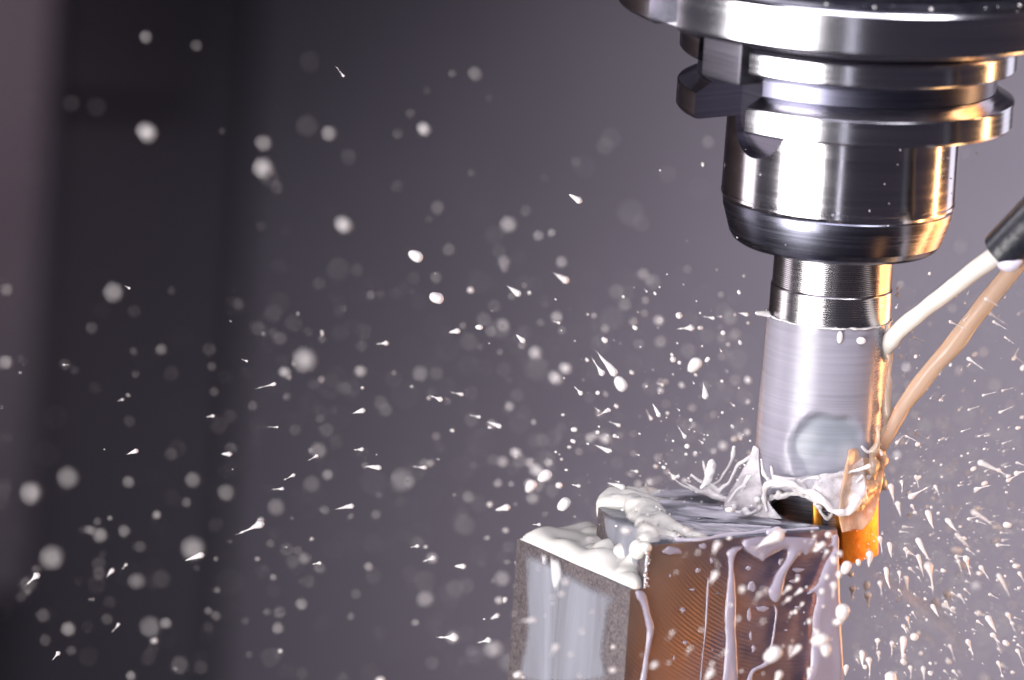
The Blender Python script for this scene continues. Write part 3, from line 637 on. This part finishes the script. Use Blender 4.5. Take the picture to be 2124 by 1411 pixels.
for P_, sd in (([(1800, 1180, .04), (1840, 1205, .05), (1880, 1228, .07), (1920, 1256, .09), (1955, 1290, .12), (1985, 1330, .09), (2010, 1362, .03)], 1), ([(1880, 1228, .03), (1905, 1262, .05), (1930, 1280, .03)], 5)):
    tube_bm(bm, [(*at_y(x, y_, 9 + (x - 1800) * .012), r * .8) for x, y_, r in P_], 10, 1.0, seed=sd, flat=.5)
o = link('coolant_strand', goo(bm, .025, 4), milk('thin_strand', (.62, .58, .60), .3, alpha=.26), sharp=0); tag(o, 'long curved ligament of liquid flung to the lower right', 'splash')
veil([[(1762, 930, -1.1), (1752, 980, -1.28), (1744, 1030, -1.35), (1742, 1075, -1.38), (1748, 1104, -1.38)], [(1838, 930, -.5), (1834, 980, -.62), (1824, 1030, -.8), (1812, 1068, -.95), (1790, 1098, -1.15)]], 0, M_osheet, 'coolant_veil', 'amber tinted sheet of liquid sliding over the gold insert', .09)
# splash thrown up at the left of the cutter
bm = bmesh.new()
F = [[(1566, 925, .05), (1562, 945, .05), (1545, 955, .035), (1530, 965, .035), (1520, 985, .03), (1512, 1002, .03), (1500, 1010, .035), (1488, 1030, .04)],
     [(1523, 925, .03), (1520, 945, .045), (1513, 965, .03), (1500, 985, .03), (1490, 1000, .035), (1470, 1012, .04), (1455, 1014, .02)],
     [(1484, 960, .06), (1474, 966, .11), (1470, 985, .10), (1466, 1000, .06), (1452, 1014, .04)],
     [(1432, 984, .03), (1450, 996, .035), (1466, 1004, .045), (1490, 1018, .05)],
     [(1458, 955, .015), (1462, 975, .03), (1470, 995, .03)],
     [(1552, 985, .02), (1544, 1000, .03), (1540, 1018, .03), (1530, 1032, .04)],
     [(1440, 1020, .03), (1470, 1024, .06), (1500, 1034, .06), (1530, 1042, .05)],
     [(1560, 990, .04), (1562, 1012, .05), (1568, 1030, .045), (1585, 1046, .05), (1600, 1060, .04)],
     [(1505, 1062, .03), (1512, 1040, .035), (1525, 1020, .03), (1545, 1003, .03), (1560, 985, .03)],
     [(1420, 1000, .012), (1438, 1012, .03), (1452, 1020, .03)], [(1390, 985, .01), (1410, 1003, .02), (1440, 1018, .03)]]
for i, P in enumerate(F): tube_bm(bm, [(*at_y(px, py, -.35 + .3 * math.sin(i * 2.1)), r) for px, py, r in P], 9, .7, seed=i * 3)
for i in range(0):
    px, py = rnd.gauss(1480, 40), rnd.gauss(995, 26)
    if py < 1035: ball(bm, at_y(px, py, -.3 + rnd.uniform(-.5, .5)), rnd.uniform(.015, .05), 1)
o = link('coolant_splash', goo(bm, .02, 2), M_milk, sharp=0); tag(o, 'lacy white splash strands thrown up left of the cutter', 'splash')
# jet nozzle and jets
nz = thing('coolant_nozzle', 'black tubular coolant nozzle at the right edge of the picture', 'nozzle', at_y(2082, 522, -2.4))
a0 = Vector(nz.location); ax_ = (at_y(2200, 400, -2.9) - at_y(2082, 522, -2.4)).normalized()
q = ax_.to_track_quat('Z', 'Y')
tubeme = lathe([(0, 0.35), (.30, 0.35), (.33, -.02), (.37, -.05), (.415, -.03), (.425, .05), (.425, 1.3), (.44, 1.35), (.44, 3.4), (0, 3.4)], 64)
o = link('nozzle_tube', tubeme, M_black, nz); o.rotation_mode = 'QUATERNION'; o.rotation_quaternion = q
o = link('nozzle_bore', lathe([(0, 0.345), (.29, .345), (.325, 0.0), (.31, 0.0), (.28, .33), (0, .33)], 48), M_hole, nz); o.rotation_mode = 'QUATERNION'; o.rotation_quaternion = q
bm = bmesh.new(); ball(bm, at_y(2092, 548, -2.7), (.22, .16, .15), 3); ball(bm, at_y(2108, 540, -2.7), (.14, .12, .12), 3)
o = link('coolant_drip', goo(bm, .03, 4), M_ridge, sharp=0); tag(o, 'pale drop clinging to the mouth of the black nozzle', 'drip')
bm = bmesh.new()
tube_bm(bm, [(*at_y(px, py, yy), r) for px, py, yy, r in ((2075, 522, -2.4, .18), (2030, 555, -2.05, .175), (1992, 585, -1.7, .165), (1955, 613, -1.4, .16), (1920, 640, -1.1, .15), (1888, 665, -.85, .16), (1864, 688, -.65, .155), (1848, 706, -.5, .17), (1838, 726, -.4, .12), (1832, 745, -.3, .08))], 22, .07, seed=5)
o = link('coolant_jet', bm_me(bm), M_jet, sharp=0); tag(o, 'opaque white jet from the black nozzle hitting the upper cutter', 'jet', 'coolant jets')
bm = bmesh.new()
tube_bm(bm, [(*at_y(px, py, yy), r) for px, py, yy, r in ((2130, 525, -.3, .16), (2089, 575, -.3, .17), (2055, 615, -.3, .175), (2020, 660, -.3, .165), (1980, 712, -.3, .185), (1945, 752, -.3, .16), (1912, 793, -.3, .165), (1878, 838, -.35, .14), (1856, 875, -.4, .135), (1842, 902, -.45, .125), (1828, 932, -.5, .09))], 22, .08, seed=9)
o = link('coolant_jet', bm_me(bm), M_jet2, sharp=0); tag(o, 'thinner tan jet striking low on the cutter, orange glow partly tinted in', 'jet', 'coolant jets')
# ------------------------------------------------------------------ droplets
def drop_mesh(L, seed, seg=12):                  # head of radius 1 at the origin, a ligament of length L along -x
    bm = bmesh.new(); prev = None; n = 8 if L <= 0.7 else 16
    prof = []
    if L > .7 and seed == 0: L *= .8
    if L <= 0.7:
        for i in range(n + 1):
            a = math.pi * i / n; prof.append((math.cos(a) * (1 if i < n / 2 else 1 + L), math.sin(a)))
    else:
        for i in range(5): a = math.pi * i / 8; prof.append((math.cos(a), math.sin(a)))
        for i in range(1, n + 1):
            t = i / n; x = -t * (L + 1)
            neck = .85 * math.exp(-t * (3.2 + .45 * L)) + .18 * (1 - t)
            bead = .22 * math.exp(-((t - .62 - .1 * seed) / .10) ** 2) * (L > 2) if seed else 0
            tip = math.sqrt(max(0, 1 - t ** 6))
            if seed == 0: neck = .97 * (1 - t) ** .62 * (1 - .25 * t)
            elif seed == 2: neck = .92 * (1 - t) ** 1.15
            prof.append((x, max(0.0, (max(neck, .0) + (bead if seed == 1 else 0)) * tip) if i < n else 0.0))
    for x, r in prof:
        if r < 1e-3: ringv = [bm.verts.new((x, 0, 0))]
        else: ringv = [bm.verts.new((x, r * math.cos(2 * math.pi * k / seg) * (1 + .08 * math.sin(seed)), r * math.sin(2 * math.pi * k / seg))) for k in range(seg)]
        if prev:
            for k in range(seg):
                qd = list(dict.fromkeys([prev[k % len(prev)], prev[(k + 1) % seg % len(prev)], ringv[(k + 1) % seg % len(ringv)], ringv[k % len(ringv)]]))
                if len(qd) > 2: bm.faces.new(qd)
        prev = ringv
    me = bm_me(bm, 'droplet')
    for v in me.vertices:
        v.co *= 1 + .12 * noise.noise(v.co * 0.9 + Vector((seed * 3.3, 0, 0))); v.co.y += .09 * v.co.x * math.sin(v.co.x * .7 + seed * 2) * (v.co.x < 0)
        if L > .7: v.co.y *= .84; v.co.z *= .84
    me.materials.append(M_drop); me.shade_smooth(); return me
LENS_T = [0, 0.7, 2.2, 4.2, 7.0]
DM = [[drop_mesh(L, s) for s in range(3)] for L in LENS_T]
FOC = 183.2
def depth_for(coc_cm):                           # distance along the view whose blur disc is coc (measured at the focus plane)
    c = min(coc_cm, APER * 0.50); return FOC / (1 - c / APER)
drops = []                                       # (px, py, depth, r_cm, tail index, direction angle in the picture, apparent diameter px)
PXC = FOC / FPX
def add_blur(px, py, b, a, tail=0, ang=0.0):
    d = b * math.sqrt(a) * .63; coc = b - d * .35
    near = a > .3 and (px < 1250 or a > .6)
    D = FOC / (1 + coc * PXC / APER) if near else depth_for(coc * PXC); drops.append((px, py, D, d / 2 * D / FPX, tail, ang, b))
def add_sharp(px, py, d, tail, ang, dy=None):
    D = FOC + (rnd.uniform(-2.0, 2.5) if dy is None else dy); drops.append((px, py, D, d / 2 * D / FPX, tail, ang, d))
SRC = (1715, 1075)
def away(px, py): return math.atan2(py - SRC[1], px - SRC[0])
BL = """303,77,28,.35 408,95,26,.3 643,128,44,.1 65,218,60,.25 148,215,38,.22 200,222,44,.2 308,276,40,.8 461,272,16,.1 547,297,36,.45 547,348,42,.93 558,368,44,.2 574,388,30,.15 683,277,34,.5 825,277,24,.15 881,269,28,.7 851,236,22,.15 885,187,18,.08 1015,205,18,.06
1255,303,38,.12 1195,335,22,.12 68,360,54,.12 716,468,34,.8 908,431,30,.3 824,387,28,.1 890,455,16,.1 1055,466,36,.6 1090,437,26,.15 1117,489,24,.35 1145,483,18,.4 1130,370,18,.08 1330,463,38,.1 1385,362,38,.1 931,518,28,.25 1046,543,28,.4 1035,520,32,.1 1165,544,26,.45 1426,558,20,.2 1334,568,26,.5 1347,580,24,.25
701,558,50,.2 740,560,28,.12 662,588,30,.12 858,577,28,.08 236,606,42,.55 278,646,30,.08 2,593,40,.2 568,650,42,.12 609,670,38,.12 190,680,26,.2 581,702,30,.25 434,725,30,.15 669,703,18,.2 13,751,30,.5 440,760,20,.2 1044,675,28,.45 1018,688,24,.3 1296,632,30,.35 1155,658,26,.6 1367,665,24,.7 1314,667,20,.6 1338,623,18,.4 1337,650,18,.3 1255,682,20,.5 1232,655,14,.5
1370,709,28,.5 1515,658,34,.4 1525,694,26,.5 633,746,48,.93 593,773,24,.6 872,775,34,.35 748,770,26,.7 524,842,22,.25 1111,732,28,.95 1165,685,20,.3 1155,785,28,.85 1175,765,24,.9 1524,789,26,.3 1496,740,18,.2 661,935,36,.35 612,893,26,.15 355,942,28,.15 480,930,28,.15 400,995,34,.35 470,1022,36,.35 387,1042,22,.3 267,1000,26,.35 142,990,46,.5
66,1022,46,.75 2,1040,40,.3 208,1110,32,.5 258,1102,26,.35 108,1156,50,.65 402,1138,50,.65 573,1052,36,.35 647,1003,36,.3 680,985,24,.4 595,1140,30,.2 561,1128,18,.3 567,1198,16,.4 336,1201,40,.15 205,1170,32,.15 200,1213,42,.15 89,1277,30,.3 142,1305,32,.5 313,1300,46,.35 345,1293,24,.5 432,1267,18,.3 448,1278,22,.3
94,1328,26,.2 148,1350,22,.2 373,1380,40,.3 272,1402,22,.5 626,1253,26,.45 580,1270,28,.3 577,1303,26,.45 663,1178,26,.3 883,1242,36,.5 897,1158,24,.7 866,1126,28,.2 940,1322,26,.9 1027,1345,36,.6 1042,1200,34,.5 835,995,50,.35 1035,1245,18,.9 1073,820,30,.15 1222,825,26,.12 1380,792,16,.6 1415,800,14,.7 1371,811,14,.8 1338,800,14,.5 1370,792,18,.4
1436,846,20,.5 1439,881,14,.5 1552,790,16,.9 1551,834,12,.8 1224,909,22,.7 1258,911,22,.95 1236,903,20,.5 1285,903,18,.3 1314,941,16,.3 1420,997,14,.9 1100,960,22,.7 1043,958,24,.7 1072,940,22,.9 1078,955,34,.3 1115,975,26,.8 1132,987,26,.95 1098,1003,20,.95 1140,960,18,.6 1033,1002,20,.5 1060,1004,14,.4 1020,880,22,.5 1057,843,22,.5
1107,876,14,.5 1037,730,14,.3 800,850,30,.25 1395,990,16,.5 1350,1000,16,.7 1500,925,22,.9 1535,905,16,.8 1550,897,16,.8 1365,950,20,.5 1480,936,14,.7 1442,942,12,.9 2063,798,32,.5 1975,640,22,.4 1868,590,18,.4 2095,840,24,.3 1880,762,22,.7 1883,798,20,.4 1898,860,20,.5 1942,822,18,.3 1960,885,16,.3 1905,645,20,.2 2020,760,30,.1 2040,730,24,.4
2100,910,44,.2 1865,915,24,.5 1860,945,20,.7 2025,1215,22,.8 1988,1200,26,.2 1958,900,14,.2 2065,895,40,.2 1990,1120,20,.2 1850,975,18,.5 790,835,30,.2 712,640,16,.12 880,960,20,.3 757,965,16,.3 995,720,14,.2 960,675,16,.3 1370,665,14,.5 850,1000,26,.3 905,905,20,.3 1480,860,18,.3 1430,905,30,.12 1280,960,28,.12 1200,1090,30,.12"""
for t in BL.split():
    a = [float(v) for v in t.split(',')]; tl = 0 if a[3] < .6 else rnd.choice((0, 0, 1)); add_blur(*a, tl, away(a[0], a[1]))
ST = """568,797,11,4,165 538,1088,22,3,155 608,986,10,3,152 656,946,9,3,150 281,936,13,2,160 416,1152,16,3,160 585,1014,9,3,175 245,1296,9,3,128 75,1195,18,2,138 232,1184,12,2,130 254,829,7,2,165 441,863,9,2,172 575,886,6,4,180 475,942,12,2,180 261,1172,8,2,130 120,1356,12,2,130 728,1050,14,3,170 785,970,13,3,185 880,970,11,3,185
750,932,11,2,175 662,1168,10,2,170 866,533,24,1,205 909,619,24,1,200 1172,580,20,2,210 1073,608,18,2,215 948,687,14,2,170 996,679,12,1,180 800,712,13,2,175 912,828,14,2,200 751,852,14,2,165 957,818,10,3,190 1084,706,14,2,220 1035,884,12,3,200 993,865,9,3,190 1200,415,18,2,210 1272,771,22,3,232 1248,773,16,3,235 1290,800,26,1,235 1204,815,12,2,225
1257,853,10,3,150 1283,882,10,3,200 1443,754,26,1,125 1432,680,18,2,175 1454,680,9,1,175 1478,660,9,3,190 1495,657,6,2,185 1548,652,12,2,190 1575,650,10,1,190 1468,745,10,1,130 1463,820,18,2,262 1366,860,12,3,240 1350,868,9,3,240 1420,905,11,3,235 1260,935,13,3,205 1290,1010,15,3,195 1265,935,10,3,205 1320,978,9,2,190 1398,990,12,2,225 1050,1053,18,2,165
1172,1043,24,1,130 1103,1006,22,1,120 1133,985,24,1,140 1200,1008,10,2,190 940,1322,22,2,180 1012,1328,15,2,165 1105,1286,12,3,175 1031,1277,12,2,150 1048,1243,10,1,110 1152,1343,14,2,120 1165,1232,10,0,0 1172,1206,8,1,90 1080,1168,14,1,180 1118,1088,9,2,180 960,1175,14,2,180 897,1158,14,2,160 865,1133,10,2,170 1185,1357,8,0,0 712,157,7,4,230 1458,340,8,1,90 133,757,7,2,0
2045,620,9,4,30 2052,650,12,4,32 2010,745,11,4,35 2062,668,9,4,30 2085,700,7,4,35 1972,668,10,4,25 1895,700,7,4,20 2105,740,7,4,35 2040,820,8,4,345 2080,810,7,4,345 2010,850,7,4,340 2075,855,9,4,335 1995,895,6,4,340 2030,905,6,4,340 2035,960,16,4,25 2080,920,6,4,340 1900,900,8,4,20 1880,905,7,4,25 2110,960,8,4,20 2072,975,9,3,45 2020,1062,15,4,35 1925,1065,16,3,70
1848,1010,14,3,80 1900,990,11,3,75 1940,1010,10,3,65 1870,1000,10,3,85 1862,1045,12,3,80 1892,1050,10,3,60 1905,1122,15,4,62 1966,1080,14,3,50 1985,1110,12,4,45 1926,1176,24,3,78 1825,1118,14,3,80 1845,1130,13,3,80 1878,1140,12,2,80 1905,1155,12,4,75 2004,1160,17,3,75 1988,1165,11,3,72 2035,1178,13,3,55 2072,1195,13,4,62 2115,1190,11,4,60 1838,1182,13,4,82 1865,1188,11,3,85
1793,1121,24,1,200 1756,1174,22,1,110 1804,1152,20,2,90 1742,1148,12,1,90 1730,1160,14,1,80 1729,1215,18,2,95 1768,1222,16,2,95 1800,1236,20,2,88 1798,1212,14,1,90 1825,1210,12,3,80 1748,1266,28,1,95 1740,1290,16,1,170 1880,1200,12,3,85 1935,1258,12,3,60 1962,1250,11,3,58 1990,1235,10,3,55 2050,1283,16,3,60 2090,1275,12,4,65 2062,1320,10,4,65 1607,1354,32,1,140 1705,1326,28,1,160
1712,1343,24,1,80 1874,1328,19,3,90 1850,1335,12,3,90 1820,1330,14,2,95 1640,1345,14,2,100 1655,1345,18,2,130 1695,1310,10,1,100 1802,1370,16,3,85 1822,1355,12,2,90 1788,1355,14,3,85 1847,1404,24,1,90 1915,1388,13,4,85 1888,1385,11,3,85 2008,1332,14,3,68 1970,1340,10,4,70 1475,1395,18,2,120 1616,1400,20,2,110 1680,1390,14,2,100 1755,1385,14,2,95 2070,1375,10,4,70 2110,1350,11,4,65
1488,1130,17,2,115 1484,1192,17,2,115 1575,1233,11,3,120 1532,1283,9,3,125 1590,1225,9,2,125 1636,1220,14,2,135 1635,1243,12,2,140 1660,1225,13,2,140 1664,1253,10,2,125 1642,1272,9,2,120 1583,1288,8,2,130 1395,1312,9,3,125 1432,1345,9,3,125 1505,1352,10,3,145 1478,1376,9,3,115 1610,1112,34,2,150 1449,1145,7,1,130 1490,1173,6,2,120 1705,1130,16,2,130 1695,1130,10,3,125 1715,1145,12,2,120
1690,1112,9,3,120 1740,1190,12,1,95 1715,1195,10,1,100 1705,1225,10,1,100 1765,1190,10,1,95 1780,1165,12,1,90 1650,1268,8,1,90"""
for t in ST.split():
    v = [float(x) for x in t.split(',')]; px, py = v[0], v[1]
    onb = 1080 < px < 1745 and py > 1110
    add_sharp(px, py, v[2], int(v[3]), R(v[4]), dy=(-5.5 - rnd.random() * 1.2) if onb and px < 1600 else (-3.2 - rnd.random() if onb else None))
hand = len(drops)
# the finer spray, thickest around the cut and thinning towards the left
tries = 0; extra = []
while len(extra) < 1500:
    px, py = rnd.uniform(0, 2124), rnd.uniform(150, 1411); dx, dy_ = px - SRC[0], py - SRC[1]; d = math.hypot(dx, dy_ * 1.15)
    p = math.exp(-d / 430) + .06 * (py > 500)
    if py < 560: p *= .12
    if px > 1835 and py > 900: p *= 1.9
    if 1060 < px < 1850 and py > 1100: p *= .16
    if 1560 < px < 1850 and py < 1100: p = 0
    if rnd.random() > p: continue
    ang = away(px, py) + rnd.gauss(0, .2)
    if px < 1500: ang = math.pi - (math.pi - ang if ang > 0 else -math.pi - ang) * .6 if ang > 0 else ang
    onb = 1060 < px < 1765 and py > 1095
    if onb: D = FOC - rnd.uniform(3.5, 7.0) if px < 1600 else FOC - rnd.uniform(2.5, 4)
    elif rnd.random() < (.42 if px > 1150 else .05): D = FOC + rnd.uniform(-1.5, 3)
    else: D = FOC + rnd.uniform(3, 34)
    sz = min(15, rnd.lognormvariate(1.55, .5)) * (1.25 if px > 1780 and py > 950 else 1)
    coc = abs(D - FOC) / D * APER / PXC
    tl = rnd.choice((0, 0, 1, 1, 2)) if px < 1750 else rnd.choice((0, 1, 1, 2, 3, 3))
    extra.append((px, py, D, sz / 2 * D / FPX, tl, ang, math.hypot(sz, coc * .3)))
for _ in range(4200):                            # the finest mist, close to the cut and to its right
    px = rnd.gauss(1840, 170) if rnd.random() < .65 else rnd.gauss(1560, 190); py = rnd.gauss(1150, 190)
    if not (0 < px < 2140 and 560 < py < 1420) or (1060 < px < 1770 and py > 1100) or (1570 < px < 1840 and py < 1090): continue
    D = FOC + rnd.uniform(-3, 30); sz = rnd.uniform(.8, 3.2); extra.append((px, py, D, sz / 2 * D / FPX, rnd.choice((0, 0, 1, 2)), away(px, py), sz))
extra.sort(key=lambda e: -e[6])
def drop_matrix(e):
    px, py, D, r, tl, ang, b = e
    p = CAM + raydir(px, py) * D
    # the tail (-x of the mesh) points outwards; a little of it towards or away from the camera
    t = (rt * math.cos(ang) - up * math.sin(ang) + fw * rnd.uniform(-.25, .25)).normalized()
    return p, (-t).to_track_quat('X', 'Z'), r
keep = max(0, 298 - hand)
if hand > 298:
    drops.sort(key=lambda e: -e[6]); extra = drops[298:] + extra; drops = drops[:298]; keep = 0
allo = drops + extra[:keep]
def look(e):
    px, py, D, r, tl, ang, b = e
    far = abs(D - FOC) > 5.5 and D > FOC
    if far: s = 'faint soft' if r * 2 / D * FPX < .45 * b else 'bright soft'
    else: s = 'crisp'
    f = 'round droplet' if tl < 2 else ('short-tailed droplet' if tl == 2 else 'long-tailed droplet')
    col = ('before the mauve post' if px < 110 else 'before the dark recess' if px < 480 else 'by the recess edge' if px < 800 else 'left of the workpiece' if px < 1060 else None)
    if col is None:
        if py > 1110 and px < 1330: col = 'before the grey block face'
        elif py > 1100 and px < 1600: col = 'before the brown block face'
        elif py > 1100 and px < 1760: col = 'before the right block corner'
        elif px < 1560: col = ('left of the cutter' if px > 1300 else 'beyond the foam crest') if py > 560 else 'left of the tool holder'
        elif px < 1850: col = 'against the cutter end'
        else: col = 'near the jets' if py < 930 else ('right of the cutting insert' if py < 1150 else 'in the lower right spray')
    v = 'high' if py < 420 else 'at mid height' if py < 800 else 'low' if py < 1130 else 'near the bottom'
    if 'block' in col or 'lower right' in col or 'insert' in col: v = ''
    return (s + ' ' + f + ' ' + col + (', ' + v if v else '')).strip(' ,')
cls = {}
for i, e in enumerate(allo): cls.setdefault(look(e), []).append(i)
LAB = {}
ORD = ['leftmost', 'second from left', 'third from left', 'fourth from left', 'fifth from left', 'sixth from left', 'seventh from left', 'eighth from left', 'ninth from left', 'tenth from left', 'eleventh from left', 'twelfth from left']
for k, ids in cls.items():
    if len(ids) == 1: LAB[ids[0]] = k; continue
    s_ = sorted(ids, key=lambda i: -allo[i][6]); n3 = (len(s_) + 2) // 3 if len(s_) > 9 else len(s_)
    for part, nm in ((s_[:n3], 'large ' if len(s_) > 9 else ''), (s_[n3:2 * n3], 'medium '), (s_[2 * n3:], 'small ')):
        xs = sorted(part, key=lambda i: allo[i][0])
        for q_, i in enumerate(xs):
            LAB[i] = nm + k + (', ' + ('rightmost' if q_ == len(xs) - 1 and q_ else ORD[min(q_, 11)]) if len(xs) > 1 else '')
for i, e in enumerate(allo):
    p, q, r = drop_matrix(e); o = bpy.data.objects.new('coolant_droplet', DM[e[4]][i % 3]); C.objects.link(o)
    o.location = p; o.rotation_mode = 'QUATERNION'; o.rotation_quaternion = q; o.scale = (r, r, r)
    tag(o, LAB[i], 'droplet', 'flying coolant droplets')
# the rest of the spray is past counting: one mesh
vs, fs = [], []
tmpl = [[(Vector(v.co)) for v in drop_mesh(L, 1, 6).vertices] for L in LENS_T]
tf = [[list(f.vertices) for f in drop_mesh(L, 1, 6).polygons] for L in LENS_T]
for e in extra[keep:]:
    p, q, r = drop_matrix(e); mt = Matrix.Translation(p) @ q.to_matrix().to_4x4() @ Matrix.Diagonal((r, r, r, 1)); o_ = len(vs)
    vs += [tuple(mt @ v) for v in tmpl[e[4]]]; fs += [[k + o_ for k in f] for f in tf[e[4]]]
me = bpy.data.meshes.new('spray'); me.from_pydata(vs, [], fs)
o = link('coolant_spray', me, M_drop, sharp=0); tag(o, 'fine white spray scattered through the air around the cutter', 'spray', kind='stuff')
bm = bmesh.new()
for i in range(42):
    az = R(rnd.uniform(-70, 75)); py = rnd.uniform(255, 500); r = rax(243.6 if py < 412 else 240 - (py - 412) * .26, py) + .002
    if py > 490: continue
    q = rnd.uniform(.008, .022); ball(bm, (r * math.sin(az), -r * math.cos(az), zax(py)), (q, q, q * rnd.uniform(1, 1.8)), 1)
o = link('holder_droplets', bm_me(bm), M_ridge, sharp=0); tag(o, 'tiny coolant specks stuck to the polished tool holder', 'droplets', kind='stuff')
# fine drops lying on top of the spindle's rim
bm = bmesh.new()
for i in range(90):
    az = R(rnd.uniform(-60, 60)); r = rax(rnd.uniform(442, 476), -64); ball(bm, (r * math.sin(az), -r * math.cos(az), zax(-72)), rnd.uniform(.012, .045), 1)
o = link('rim_droplets', bm_me(bm), M_drop, sharp=0); tag(o, 'tiny droplets sitting on the dark rim of the spindle', 'droplets', kind='stuff')
print('drops', len(allo), 'spray', len(extra) - keep, 'tris', sum(len(o.data.polygons) for o in C.objects if o.type == 'MESH'))
